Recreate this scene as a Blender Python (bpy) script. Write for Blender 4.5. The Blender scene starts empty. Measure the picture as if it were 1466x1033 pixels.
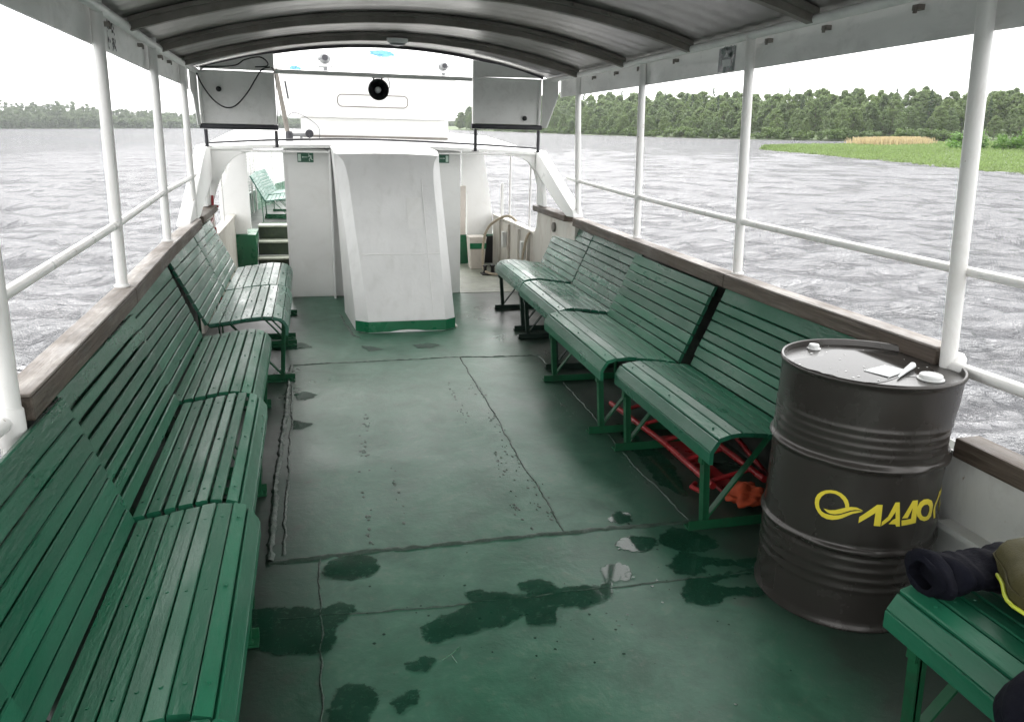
import bpy, bmesh, math, random
import numpy as np
from mathutils import Vector, Matrix, geometry
random.seed(7); RNG = np.random.default_rng(7)
C = bpy.context.scene.collection
PI = math.pi

# ------------------------------------------------------------------ materials
def new_mat(name):
    m = bpy.data.materials.new(name); m.use_nodes = True
    return m, m.node_tree.nodes, m.node_tree.links, m.node_tree.nodes['Principled BSDF']

def N(nodes, t, **kw):
    n = nodes.new(t)
    for k, v in kw.items():
        if k in n.inputs.keys(): n.inputs[k].default_value = v
        else: setattr(n, k, v)
    return n

def coords(nodes, links, scale=(1, 1, 1), rnd=True):
    tc = nodes.new('ShaderNodeTexCoord'); mp = nodes.new('ShaderNodeMapping')
    mp.inputs['Scale'].default_value = scale
    links.new(tc.outputs['Object'], mp.inputs['Vector'])
    if rnd:
        oi = nodes.new('ShaderNodeObjectInfo'); mul = N(nodes, 'ShaderNodeMath', operation='MULTIPLY'); mul.inputs[1].default_value = 37.0
        links.new(oi.outputs['Random'], mul.inputs[0]); links.new(mul.outputs[0], mp.inputs['Location'])
    return mp.outputs['Vector']

def noise(nodes, links, vec, scale, detail=4, rough=.55, dist=0):
    n = N(nodes, 'ShaderNodeTexNoise'); n.inputs['Scale'].default_value = scale
    n.inputs['Detail'].default_value = detail; n.inputs['Roughness'].default_value = rough
    n.inputs['Distortion'].default_value = dist
    links.new(vec, n.inputs['Vector']); return n.outputs['Fac']

def ramp(nodes, links, fac, stops):
    r = nodes.new('ShaderNodeValToRGB'); e = r.color_ramp.elements
    while len(e) < len(stops): e.new(.5)
    for el, (p, c) in zip(e, stops):
        el.position = p; el.color = (c, c, c, 1) if isinstance(c, (int, float)) else (*c, 1)
    links.new(fac, r.inputs['Fac']); return r.outputs['Color']

def mix(nodes, links, fac, a, b, mode='MIX'):
    m = nodes.new('ShaderNodeMix'); m.data_type = 'RGBA'; m.blend_type = mode
    for sock, v in ((m.inputs['Factor'], fac), (m.inputs['A'], a), (m.inputs['B'], b)):
        if isinstance(v, (int, float)): sock.default_value = v
        elif isinstance(v, tuple): sock.default_value = (*v, 1)
        else: links.new(v, sock)
    return m.outputs['Result']

def bump(nodes, links, h, strength, dist=.01, normal=None):
    b = nodes.new('ShaderNodeBump'); b.inputs['Strength'].default_value = strength; b.inputs['Distance'].default_value = dist
    links.new(h, b.inputs['Height'])
    if normal is not None: links.new(normal, b.inputs['Normal'])
    return b.outputs['Normal']

def paint(name, base, rough=.4, var=.25, dirt_shade=None, dirt_amt=.0, scale=3, stretch=(1, 1, 1), bump_s=.15, bump_scale=60, metallic=0, rvar=.15, chips=None, island=0, spec=None):
    """painted / weathered surface: base colour with mottling, dirt streaks, chips, gloss variation and fine relief"""
    m, n, l, p = new_mat(name)
    v = coords(n, l, stretch)
    f1 = noise(n, l, v, scale, 6, .6)
    dark = tuple(c * (1 - var) for c in base); lite = tuple(min(1, c * (1 + var * .6)) for c in base)
    col = ramp(n, l, f1, [(.3, dark), (.7, lite)])
    if dirt_shade:
        f2 = noise(n, l, v, scale * 2.3, 8, .7, .6)
        col = mix(n, l, ramp(n, l, f2, [(.5, 0.), (.78, dirt_amt)]), col, dirt_shade)
    if chips:
        f3 = noise(n, l, v, scale * 9, 5, .6)
        col = mix(n, l, ramp(n, l, f3, [(.69, 0.), (.72, 1.)]), col, chips)
    if island:
        ov = n.new('ShaderNodeObjectInfo'); col = mix(n, l, 1., col, ramp(n, l, ov.outputs['Random'], [(0, (.86, .90, .92)), (1, (1.12, 1.08, 1.06))]), 'MULTIPLY')
        g = n.new('ShaderNodeNewGeometry'); col = mix(n, l, 1., col, ramp(n, l, g.outputs['Random Per Island'], [(0, 1 - island), (1, 1 + island)]), 'MULTIPLY')
    if spec is not None: p.inputs['Specular IOR Level'].default_value = spec
    l.new(col, p.inputs['Base Color'])
    f4 = noise(n, l, v, scale * 1.7, 4, .6)
    l.new(ramp(n, l, f4, [(.3, max(.03, rough - rvar)), (.7, min(1, rough + rvar))]), p.inputs['Roughness'])
    f5 = noise(n, l, v, bump_scale, 4, .6)
    l.new(bump(n, l, f5, bump_s, .004), p.inputs['Normal'])
    p.inputs['Metallic'].default_value = metallic
    return m

M = {}
M['bench'] = paint('green_bench_paint', (.013, .116, .062), .38, .30, (.055, .135, .095), .40, 3.5, (1, .3, 1), .55, 60, rvar=.16, chips=(.02, .055, .035), island=.18, spec=.32)
M['bench_wet'] = paint('rain_wet_green_bench_paint', (.015, .106, .064), .30, .30, (.06, .14, .10), .4, 3.5, (1, .3, 1), .3, 60, rvar=.16, island=.2, spec=.75)
M['bench_metal'] = paint('green_frame_paint', (.009, .085, .036), .5, .3, (.02, .03, .02), .6, 6, bump_s=.2, bump_scale=40, spec=.25)
M['frame_dark'] = paint('dark_frame_paint', (.014, .030, .022), .5, .3, None, 0, 6, spec=.25)
M['bow_bench'] = paint('turquoise_bench_paint', (.014, .100, .068), .5, .2, (.3, .45, .4), .3, 4, (1, .35, 1), .3, 50)
M['white'] = paint('white_boat_paint', (.80, .80, .785), .42, .05, (.50, .48, .42), .25, 2.2, bump_s=.1, bump_scale=25, chips=None)
M['white_old'] = paint('weathered_white_paint', (.66, .67, .65), .5, .10, (.30, .28, .24), .45, 3.0, (1, 1, .5), .2, 30, chips=(.34, .29, .23))
M['white_tube'] = paint('white_pipe_paint', (.76, .755, .735), .35, .06, (.46, .42, .36), .45, 5, (1, 1, .4), bump_s=.15, bump_scale=50, chips=(.25, .19, .14))
M['fascia'] = paint('grey_white_board', (.80, .80, .785), .5, .10, (.26, .26, .25), .4, 4, (1, .4, 1), .25, 45)
M['panel'] = paint('grey_white_panel', (.80, .80, .78), .5, .06, (.4, .39, .36), .35, 4, bump_s=.1)
M['dark_steel'] = paint('dark_steel', (.035, .035, .042), .45, .3, None, 0, 8)
M['rib'] = paint('rusty_grey_rib', (.20, .185, .165), .7, .3, (.11, .075, .055), .5, 5, (1, .4, 1), .5, 60)
M['wood'] = None
M['plating'] = paint('dark_inner_plating', (.035, .042, .036), .6, .4, (.10, .10, .09), .4, 4)
M['green_wall'] = paint('dark_green_wall', (.012, .115, .05), .3, .2, (.03, .06, .04), .4, 5)
M['kick'] = paint('bright_green_kick_band', (.012, .16, .07), .35, .2, (.03, .09, .05), .4, 5, bump_s=.3)
M['black'] = paint('black_rubber', (.012, .012, .013), .5, .2)
M['cable'] = paint('black_cable', (.012, .010, .012), .4, .1)
M['red'] = paint('red_paint', (.27, .012, .015), .35, .3, (.15, .02, .02), .4, 7)  # red base darkened to hold the shade under the right bench
M['orange'] = paint('orange_cloth', (.36, .05, .012), .8, .2, None, 0, 12, bump_s=.5)  # orange base darkened too, for the same under-bench shade
M['plastic_white'] = paint('white_plastic', (.72, .73, .72), .3, .05, (.5, .5, .48), .3, 20)
M['paper'] = paint('white_paper', (.72, .74, .74), .6, .05, (.55, .57, .58), .25, 30)
M['yellow'] = paint('yellow_print', (.72, .60, .05), .4, .08, None, 0, 20)
M['sign_green'] = paint('exit_sign_green', (.008, .10, .05), .35, .1, None, 0, 20)
M['sign_white'] = paint('exit_sign_white', (.55, .68, .6), .4, .05, None, 0, 20)
M['navy'] = paint('navy_padded_cloth', (.0045, .005, .010), .9, .35, None, 0, 12, bump_s=.6, bump_scale=90, spec=.15)
M['olive'] = paint('olive_bag_cloth', (.050, .044, .009), .8, .15, (.03, .028, .01), .4, 8, bump_s=.6, bump_scale=220)
M['lime'] = paint('lime_zip', (.55, .62, .05), .5, .1, None, 0, 30)
M['grey_metal'] = paint('grey_metal_fitting', (.20, .205, .21), .35, .15, None, 0, 10, metallic=.4)
M['pale_blue'] = paint('pale_blue_tarp', (.16, .42, .60), .6, .3, (.5, .6, .7), .5, 9)
M['rope'] = paint('old_rope', (.42, .36, .27), .9, .3, None, 0, 60, bump_s=.8, bump_scale=150)
M['stair_dark'] = paint('dark_stair_riser', (.016, .03, .015), .5, .3, (.05, .07, .01), .6, 8)
M['stair_nosing'] = paint('worn_stair_tread', (.34, .36, .30), .5, .25, (.12, .16, .05), .6, 9)
M['bin'] = paint('dirty_white_bin', (.62, .57, .52), .5, .12, (.35, .3, .25), .5, 6)
M['rust'] = paint('rust_streaked_white', (.60, .58, .53), .55, .12, (.22, .12, .06), .6, 3.2, (1, 1, .25), .25, 30, chips=(.25, .15, .08))
M['sticker'] = paint('torn_sticker', (.30, .37, .36), .5, .5, (.02, .04, .04), .9, 14, bump_s=.1)

def wood_mat(name='brown_shaded_rail_wood', k=.72, g=0.0):
    m, n, l, p = new_mat(name)
    v = coords(n, l, (1, .06, 1))
    f = noise(n, l, v, 46, 8, .68, .4)
    col = ramp(n, l, f, [*[(q, tuple(c * k + g for c in cc)) for q, cc in ((.30, (.030, .021, .015)), (.47, (.085, .063, .046)), (.62, (.15, .122, .096)), (.8, (.26, .23, .195)))]])
    v2 = coords(n, l, (1, .4, 1)); f2 = noise(n, l, v2, 5, 6, .7)
    col = mix(n, l, ramp(n, l, f2, [(.42, 0.), (.7, .75)]), col, (.11, .085, .065))
    l.new(col, p.inputs['Base Color'])
    l.new(ramp(n, l, f2, [(.35, .42), (.6, .75)]), p.inputs['Roughness'])
    l.new(bump(n, l, f, .7, .006), p.inputs['Normal']); return m
M['wood'] = wood_mat(); M['wood_top'] = wood_mat('grey_weathered_lit_rail_wood', 1.25, .15)  # weathered top lightened, side darkened: light and shade put into the wood colour

def deck_mat():
    m, n, l, p = new_mat('worn_green_deck_paint')
    v = coords(n, l, (1, 1, 1), False)
    big = noise(n, l, v, 1.1, 6, .62, .5); mid = noise(n, l, v, 4.5, 8, .68, .3); fine = noise(n, l, v, 26, 6, .7); speck = noise(n, l, v, 75, 3, .5)
    col = ramp(n, l, big, [(.30, (.020, .096, .055)), (.48, (.034, .118, .074)), (.68, (.060, .144, .100))])
    col = mix(n, l, ramp(n, l, mid, [(.36, .9), (.60, 0.)]), col, (.018, .070, .042))
    col = mix(n, l, ramp(n, l, mid, [(.57, 0.), (.74, .45)]), col, (.145, .155, .128))
    col = mix(n, l, ramp(n, l, fine, [(.55, 0.), (.74, .40)]), col, (.12, .135, .105))
    col = mix(n, l, ramp(n, l, speck, [(.70, 0.), (.76, .75)]), col, (.020, .030, .022))
    # shade under the benches, painted into the deck colour along the sides
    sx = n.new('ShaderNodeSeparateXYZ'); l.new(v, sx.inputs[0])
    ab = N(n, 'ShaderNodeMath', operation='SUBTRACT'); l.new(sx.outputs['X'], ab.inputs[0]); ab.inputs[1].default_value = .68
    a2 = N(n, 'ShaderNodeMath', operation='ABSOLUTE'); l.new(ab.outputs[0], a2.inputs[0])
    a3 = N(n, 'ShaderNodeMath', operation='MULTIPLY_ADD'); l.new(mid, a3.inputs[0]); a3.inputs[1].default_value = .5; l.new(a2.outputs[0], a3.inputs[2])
    dirt_shade = ramp(n, l, a3.outputs[0], [(.98, 0.), (1.0, 0.), ]); 
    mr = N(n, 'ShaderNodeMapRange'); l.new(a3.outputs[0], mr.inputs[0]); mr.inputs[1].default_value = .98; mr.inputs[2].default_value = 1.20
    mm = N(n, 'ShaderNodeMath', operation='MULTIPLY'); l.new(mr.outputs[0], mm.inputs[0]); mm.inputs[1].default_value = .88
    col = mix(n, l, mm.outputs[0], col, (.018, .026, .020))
    l.new(col, p.inputs['Base Color'])
    l.new(ramp(n, l, big, [(.3, .26), (.52, .40), (.75, .52)]), p.inputs['Roughness']); p.inputs['Specular IOR Level'].default_value = .38
    nb = bump(n, l, mid, .25, .012); l.new(bump(n, l, fine, .22, .004, nb), p.inputs['Normal'])
    return m
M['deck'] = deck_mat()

def simple(name, col, rough, metallic=0, **kw):
    m, n, l, p = new_mat(name); p.inputs['Base Color'].default_value = (*col, 1)
    p.inputs['Roughness'].default_value = rough; p.inputs['Metallic'].default_value = metallic
    for k, v in kw.items(): p.inputs[k].default_value = v
    return m, n, l, p

def puddle_mat():
    """rain water thinning out to a damp, broken edge (mesh attribute 'depth' runs from 1 inside to 0 at the rim)"""
    m, n, l, p = new_mat('standing_rain_water')
    v = coords(n, l, (1, 1, 1), False); f = noise(n, l, v, 9, 4)
    l.new(ramp(n, l, f, [(.35, (.007, .040, .022)), (.7, (.011, .058, .034))]), p.inputs['Base Color'])
    at = n.new('ShaderNodeAttribute'); at.attribute_name = 'depth'
    l.new(ramp(n, l, at.outputs['Fac'], [(.3, .30), (.8, .05)]), p.inputs['Roughness']); p.inputs['IOR'].default_value = 1.33
    l.new(bump(n, l, noise(n, l, v, 30, 2), .03, .003), p.inputs['Normal'])
    ed = noise(n, l, v, 38, 7, .72, .4); ma = N(n, 'ShaderNodeMath', operation='MULTIPLY_ADD'); l.new(ed, ma.inputs[0]); ma.inputs[1].default_value = 1.7; l.new(at.outputs['Fac'], ma.inputs[2])
    al = N(n, 'ShaderNodeMapRange'); l.new(ma.outputs[0], al.inputs[0]); al.inputs[1].default_value = 1.36; al.inputs[2].default_value = 1.62
    al.inputs[4].default_value = .74; l.new(al.outputs[0], p.inputs['Alpha']); return m
M['puddle'] = puddle_mat()

def weld_mat():
    return paint('weld_bead_paint', (.036, .066, .048), .5, .4, (.02, .03, .022), .8, 18, bump_s=1., bump_scale=70)
M['weld'] = weld_mat()

def roof_mat():
    m, n, l, p = new_mat('dull_sheet_metal')
    v = coords(n, l, (.5, 1.6, 1), False); f = noise(n, l, v, 2.6, 5, .6); f2 = noise(n, l, v, 22, 5, .7)
    col = ramp(n, l, f, [(.3, (.22, .215, .205)), (.7, (.31, .305, .295))])
    col = mix(n, l, ramp(n, l, f2, [(.6, 0.), (.75, .22)]), col, (.12, .105, .09))
    l.new(col, p.inputs['Base Color']); p.inputs['Metallic'].default_value = .9
    l.new(ramp(n, l, f, [(.3, .28), (.7, .42)]), p.inputs['Roughness'])
    # seams between the sheets
    w = n.new('ShaderNodeTexWave'); w.bands_direction = 'Y'; w.inputs['Scale'].default_value = 1.9; w.inputs['Distortion'].default_value = .4; w.inputs['Detail'].default_value = 1
    v2 = coords(n, l, (1, 1, 1), False); l.new(v2, w.inputs['Vector'])
    nb = bump(n, l, w.outputs['Fac'], .16, .02); l.new(bump(n, l, f2, .03, .004, nb), p.inputs['Normal'])
    return m
M['roof'] = roof_mat()

def drum_mat():
    m, n, l, p = new_mat('dark_brown_drum_enamel')
    v = coords(n, l, (1, 1, 1), False)
    f = noise(n, l, v, 3, 5, .6); f2 = noise(n, l, v, 9, 10, .8, 1.0); f3 = noise(n, l, v, 60, 3)
    col = ramp(n, l, f, [(.3, (.031, .028, .025)), (.7, (.042, .038, .034))])
    scr = ramp(n, l, f2, [(.68, 0.), (.74, .8)])
    col = mix(n, l, scr, col, (.16, .15, .14))
    l.new(col, p.inputs['Base Color']); p.inputs['Metallic'].default_value = .25
    l.new(ramp(n, l, f, [(.3, .20), (.7, .34)]), p.inputs['Roughness'])
    l.new(bump(n, l, f3, .06, .002), p.inputs['Normal'])
    return m
M['drum'] = drum_mat()
M['drum_wet'] = simple('rainwater_on_drum_lid', (.03, .028, .026), .07, 0, IOR=1.33, **{'Specular IOR Level': .25})[0]

def water_mat():
    """choppy river: dark body colour under a Fresnel sky reflection; ruffled water never mirrors fully even at grazing angles"""
    m, n, l, p = new_mat('river_water')
    v = coords(n, l, (1, 1, 1), False); v1 = coords(n, l, (.7, 1.35, 1), False)
    h1 = noise(n, l, v1, 3.0, 6, .68, .4); h2 = noise(n, l, v1, .16, 5, .6, .3); h3 = noise(n, l, v1, .75, 5, .65, .6)
    nb = bump(n, l, h2, .5, 1.2); nb = bump(n, l, h3, 1., .30, nb); nb = bump(n, l, h1, 1., .16, nb)
    df = n.new('ShaderNodeBsdfDiffuse'); df.inputs['Color'].default_value = (.038, .040, .043, 1)
    gl = n.new('ShaderNodeBsdfGlossy'); gl.inputs['Roughness'].default_value = .07; gl.inputs['Color'].default_value = (.98, .98, 1, 1)
    fr = n.new('ShaderNodeFresnel'); fr.inputs['IOR'].default_value = 1.333; l.new(nb, fr.inputs['Normal']); l.new(nb, gl.inputs['Normal'])
    mr = n.new('ShaderNodeMapRange'); l.new(fr.outputs[0], mr.inputs[0]); mr.inputs[1].default_value = .02; mr.inputs[2].default_value = .50; mr.inputs[3].default_value = .010; mr.inputs[4].default_value = .19
    ms = n.new('ShaderNodeMixShader'); l.new(mr.outputs[0], ms.inputs[0]); l.new(df.outputs[0], ms.inputs[1]); l.new(gl.outputs[0], ms.inputs[2]); l.new(ms.outputs[0], n['Material Output'].inputs[0])
    return m
M['water'] = water_mat()

def foliage_mat(name, base, var=.35, hue=None):
    m, n, l, p = new_mat(name)
    g = n.new('ShaderNodeNewGeometry'); oi = n.new('ShaderNodeObjectInfo')
    tc = n.new('ShaderNodeTexCoord')
    f = noise(n, l, tc.outputs['Object'], .55, 4)
    dark = tuple(c * (1 - var) for c in base); lite = tuple(c * (1 + var) for c in base)
    c1 = ramp(n, l, f, [(.3, dark), (.7, lite)])
    c2 = ramp(n, l, g.outputs['Random Per Island'], [(0, .84), (1, 1.16)])
    col = mix(n, l, 1., c1, c2, 'MULTIPLY')
    alt = hue or (base[0] * 1.25, base[1] * 1.22, base[2] * .85)
    col = mix(n, l, ramp(n, l, oi.outputs['Random'], [(0, 0.), (1, .6)]), col, alt)
    l.new(col, p.inputs['Base Color']); p.inputs['Roughness'].default_value = .6
    tr = n.new('ShaderNodeBsdfTranslucent'); l.new(col, tr.inputs['Color'])
    ms = n.new('ShaderNodeMixShader'); ms.inputs[0].default_value = .48
    l.new(p.outputs[0], ms.inputs[1]); l.new(tr.outputs[0], ms.inputs[2]); l.new(ms.outputs[0], n['Material Output'].inputs[0])
    return m
M['leaf'] = foliage_mat('broadleaf_foliage', (.140, .200, .086))
M['leaf_dark'] = foliage_mat('spruce_foliage', (.060, .100, .052), .3)
M['leaf_bush'] = foliage_mat('willow_foliage', (.105, .165, .052), .3)
M['leaf_bright'] = foliage_mat('fresh_green_foliage', (.105, .210, .045), .3)
M['grass'] = foliage_mat('bright_marsh_grass', (.165, .235, .085), .18)
M['reed'] = foliage_mat('dry_tan_reeds', (.42, .34, .19), .2, (.44, .36, .21))
M['leaf_far'] = foliage_mat('far_bank_foliage', (.105, .145, .070), .3)
M['trunk'] = paint('grey_bark', (.16, .14, .11), .9, .4, None, 0, 4)
M['bank'] = paint('river_bank_soil', (.085, .13, .045), .95, .3, (.16, .14, .08), .5, .2, bump_s=.3, bump_scale=3)

# ------------------------------------------------------------------ mesh building
class MB:
    def __init__(s): s.v = []; s.f = []; s.mi = []; s.cur = 0
    def add(s, vs, fs):
        b = len(s.v); s.v += [tuple(v) for v in vs]; s.f += [tuple(b + i for i in f) for f in fs]; s.mi += [s.cur] * len(fs); return s
    def box(s, lo, hi, mat=None):
        x0, y0, z0 = lo; x1, y1, z1 = hi
        vs = [Vector(v) for v in ((x0, y0, z0), (x1, y0, z0), (x1, y1, z0), (x0, y1, z0), (x0, y0, z1), (x1, y0, z1), (x1, y1, z1), (x0, y1, z1))]
        if mat is not None: vs = [mat @ v for v in vs]
        return s.add(vs, [(0, 3, 2, 1), (4, 5, 6, 7), (0, 1, 5, 4), (1, 2, 6, 5), (2, 3, 7, 6), (3, 0, 4, 7)])
    def prism(s, poly, y0, y1, axis='y'):
        """closed outline (a, b) extruded along an axis; ngon caps"""
        k = len(poly)
        def pt(a, b, c): return (a, c, b) if axis == 'y' else ((c, a, b) if axis == 'x' else (a, b, c))
        vs = [pt(a, b, y0) for a, b in poly] + [pt(a, b, y1) for a, b in poly]
        fs = [(i, (i + 1) % k, k + (i + 1) % k, k + i) for i in range(k)] + [tuple(range(k))[::-1], tuple(range(k, 2 * k))]
        return s.add(vs, fs)
    def bar(s, p0, p1, w, h, up=(0, 0, 1)):
        p0, p1 = Vector(p0), Vector(p1); d = (p1 - p0); L = d.length; d.normalize()
        u = Vector(up); r = d.cross(u)
        if r.length < 1e-4: r = d.cross(Vector((1, 0, 0)))
        r.normalize(); u = r.cross(d)
        mt = Matrix((r, d, u)).transposed().to_4x4(); mt.translation = p0
        return s.box((-w / 2, 0, -h / 2), (w / 2, L, h / 2), mt)
    def tube(s, pts, r, n=12, cap=True):
        pts = [Vector(p) for p in pts]; k = len(pts)
        rs = r if isinstance(r, (list, tuple)) else [r] * k
        vs = []; prev = None
        for i, p in enumerate(pts):
            d = (pts[min(i + 1, k - 1)] - pts[max(i - 1, 0)]).normalized()
            if prev is None:
                a = d.cross(Vector((0, 0, 1)))
                if a.length < 1e-3: a = d.cross(Vector((1, 0, 0)))
            else: a = prev - d * prev.dot(d)
            a.normalize(); prev = a; b = d.cross(a)
            for j in range(n):
                t = 2 * PI * j / n; vs.append(p + (a * math.cos(t) + b * math.sin(t)) * rs[i])
        fs = [(i * n + j, i * n + (j + 1) % n, (i + 1) * n + (j + 1) % n, (i + 1) * n + j) for i in range(k - 1) for j in range(n)]
        if cap: fs += [tuple(range(n))[::-1], tuple(range((k - 1) * n, k * n))]
        return s.add(vs, fs)
    def lathe(s, prof, n=48, c=(0, 0, 0), fn=None, mat=None):
        k = len(prof); vs = []
        for r, z in prof:
            for j in range(n):
                t = 2 * PI * j / n; rr = r + (fn(t, z) if fn else 0)
                v = Vector((rr * math.cos(t), rr * math.sin(t), z))
                if mat is not None: v = mat @ v
                vs.append((v.x + c[0], v.y + c[1], v.z + c[2]))
        fs = [(i * n + j, i * n + (j + 1) % n, (i + 1) * n + (j + 1) % n, (i + 1) * n + j) for i in range(k - 1) for j in range(n)]
        fs += [tuple(range(n))[::-1], tuple(range((k - 1) * n, k * n))]
        return s.add(vs, fs)
    def build(s, name, m, parent=None, smooth=False, bevel=0, angle=40, seg=2):
        me = bpy.data.meshes.new(name); me.from_pydata(s.v, [], s.f)
        for mm in (m if isinstance(m, list) else [m]): me.materials.append(mm)
        if isinstance(m, list): me.polygons.foreach_set('material_index', s.mi)
        bm = bmesh.new(); bm.from_mesh(me)
        bmesh.ops.recalc_face_normals(bm, faces=bm.faces[:])
        if bevel:
            es = [e for e in bm.edges if len(e.link_faces) == 2 and e.calc_face_angle(0) > .5]
            bmesh.ops.bevel(bm, geom=es, offset=bevel, segments=seg, affect='EDGES', profile=.6, clamp_overlap=True)
        bm.to_mesh(me); bm.free()
        o = bpy.data.objects.new(name, me); C.objects.link(o)
        if parent is not None: o.parent = parent
        if smooth:
            me.polygons.foreach_set('use_smooth', [True] * len(me.polygons))
            me.set_sharp_from_angle(angle=math.radians(angle))
        return o

def tag(o, label, cat, group=None):
    o['label'] = label; o['category'] = cat
    if group: o['group'] = group
    return o
def struct(o, kind='structure'):
    o['kind'] = kind; return o
def thing(name, label, cat, loc=(0, 0, 0), rotz=0, group=None):
    o = bpy.data.objects.new(name, None); C.objects.link(o); o.empty_display_size = .1
    o.location = loc; o.rotation_euler = (0, 0, rotz)
    return tag(o, label, cat, group)
def interp(x, xs, ys): return float(np.interp(x, xs, ys))

# ------------------------------------------------------------------ side lines of the boat (metres, y forward, x right, deck z = 0)
def rail_in_R(y): return interp(y, [-3, 2.15, 3.29, 4.40, 6.40, 7.7, 10], [2.05, 2.075, 2.066, 2.104, 2.185, 2.22, 2.22])
def rail_in_L(y): return interp(y, [-3, 2.15, 3.57, 4.93, 6.40, 7.7, 10], [-.70, -.725, -.755, -.805, -.825, -.88, -.9])
def roof_R(y): return interp(y, [-3, 2.1, 3.63, 5.1, 6.5, 7.35], [1.90, 2.005, 2.095, 2.155, 2.19, 2.17])
def roof_L(y): return interp(y, [-3, 2.1, 3.63, 5.1, 6.5, 7.35], [-.69, -.745, -.787, -.841, -.868, -.872])
RAILZ = .92
YS = [2.13, 3.0, 3.6, 4.4, 5.1, 5.8, 6.42]

# ---- deck
mb = MB(); mb.add([(-.95, -3, 0), (2.35, -3, 0), (2.35, 9.66, 0), (-1.05, 9.66, 0), (-.95, -3, -.06), (2.35, -3, -.06), (2.35, 9.66, -.06), (-1.05, 9.66, -.06)],
                  [(0, 1, 2, 3), (7, 6, 5, 4), (0, 4, 5, 1), (1, 5, 6, 2), (2, 6, 7, 3), (3, 7, 4, 0)])
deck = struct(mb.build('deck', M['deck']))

M['passage'] = paint('pale_worn_passage_paint', (.20, .215, .17), .45, .25, (.07, .10, .07), .6, 4, bump_s=.3)
mb = MB(); mb.box((1.464, 7.80, .0005), (2.215, 9.655, .004)); mb.box((-.90, 7.80, .0005), (-.24, 9.59, .004)); struct(mb.build('passage_floor', M['passage']))
def bead(pts, w, h, seed, wob=.004, rough=.5):
    """a lumpy weld bead lying on the deck along a polyline"""
    rr = random.Random(seed); mb = MB(); vs = []; fs = []
    P = [Vector((*p, 0)) for p in pts]; dense = []
    for a, b in zip(P, P[1:]):
        k = max(2, int((b - a).length / .02))
        dense += [a.lerp(b, i / k) for i in range(k)]
    dense.append(P[-1]); off = 0
    for i, p in enumerate(dense):
        d = (dense[min(i + 1, len(dense) - 1)] - dense[max(i - 1, 0)]).normalized(); nrm = Vector((-d.y, d.x, 0))
        off = off * .85 + rr.uniform(-wob, wob); ww = w * rr.uniform(.6, 1.3); hh = h * rr.uniform(1 - rough, 1 + rough)
        for k, (a, b) in enumerate([(-.5, .0), (-.25, .8), (.1, 1), (.35, .6), (.5, 0)]):
            q = p + nrm * (a * ww + off); vs.append((q.x, q.y, .0006 + b * hh))
    for i in range(len(dense) - 1):
        for k in range(4): fs.append((i * 5 + k, i * 5 + k + 1, (i + 1) * 5 + k + 1, (i + 1) * 5 + k))
    mb.add(vs, fs); return mb
bead([(-.222, 2.755), (-.223, 3.65), (-.213, 4.0), (-.20, 4.5), (-.198, 5.0), (-.19, 5.42)], .030, .012, 1, .0022).build('weld_seam', M['weld'], deck, True)
bead([(-.168, 2.80), (-.173, 3.48), (-.172, 4.06), (-.168, 4.64), (-.172, 5.40)], .014, .005, 2).build('weld_seam', M['weld'], deck, True)
bead([(-.222, 2.757), (-.02, 2.762), (.287, 2.748), (.535, 2.749), (.818, 2.756), (1.24, 2.738), (1.53, 2.73)], .026, .007, 3, .005).build('weld_seam', M['weld'], deck, True)
bead([(-.19, 5.42), (.36, 5.427), (.95, 5.433), (1.62, 5.37)], .016, .005, 4).build('weld_seam', M['weld'], deck, True)
bead([(1.012, 5.40), (1.001, 4.63), (.987, 3.92), (.972, 3.41), (.963, 3.05), (.961, 2.76)], .009, .004, 5).build('weld_seam', M['weld'], deck, True)
bead([(1.605, 5.36), (1.584, 4.53), (1.56, 3.9), (1.53, 3.4), (1.525, 2.74)], .012, .004, 6, .004).build('weld_seam', M['weld'], deck, True)
bead([(-.03, 2.74), (-.036, 2.3), (-.04, 1.0)], .008, .004, 7).build('weld_seam', M['weld'], deck, True)
bead([(-.30, 2.40), (.072, 2.352), (.6, 2.33), (1.527, 2.305), (1.62, 2.30)], .007, .003, 8).build('weld_seam', M['weld'], deck, True)
bead([(.20, 7.0), (.235, 6.55), (.28, 6.2), (.33, 6.12)], .02, .007, 9).build('weld_seam', M['weld'], deck, True)
# rough patches of broken paint beside the centre seam
mb = MB(); rr = random.Random(3)
for cx_, cy_, w_, h_ in [(.985, 4.62, .05, .22), (.968, 4.10, .05, .25), (.955, 3.62, .06, .3), (.95, 3.22, .06, .28), (.935, 2.95, .06, .2), (.825, 4.2, .035, .3), (.82, 4.65, .02, .2), (.815, 2.98, .05, .26), (.86, 3.5, .03, .2), (.17, 3.1, .02, .5), (.32, 3.2, .02, .45), (.2, 3.8, .03, .3), (.24, 4.2, .02, .2), (1.50, 3.3, .05, .5), (1.45, 4.2, .04, .5)]:
    for _ in range(13):
        a, b = cx_ + rr.gauss(0, w_ * .4), cy_ + rr.gauss(0, h_ * .4); s_ = rr.uniform(.003, .011); t_ = rr.uniform(0, PI)
        pts = [(a + s_ * rr.uniform(.5, 1.2) * math.cos(t_ + k * PI / 3), b + 1.5 * s_ * rr.uniform(.5, 1.2) * math.sin(t_ + k * PI / 3), .0008) for k in range(6)]
        mb.add(pts + [(a, b, .0008 + rr.uniform(.002, .004))], [(k, (k + 1) % 6, 6) for k in range(6)])
mb.build('scuffed_paint', M['weld'], deck, True)

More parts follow.
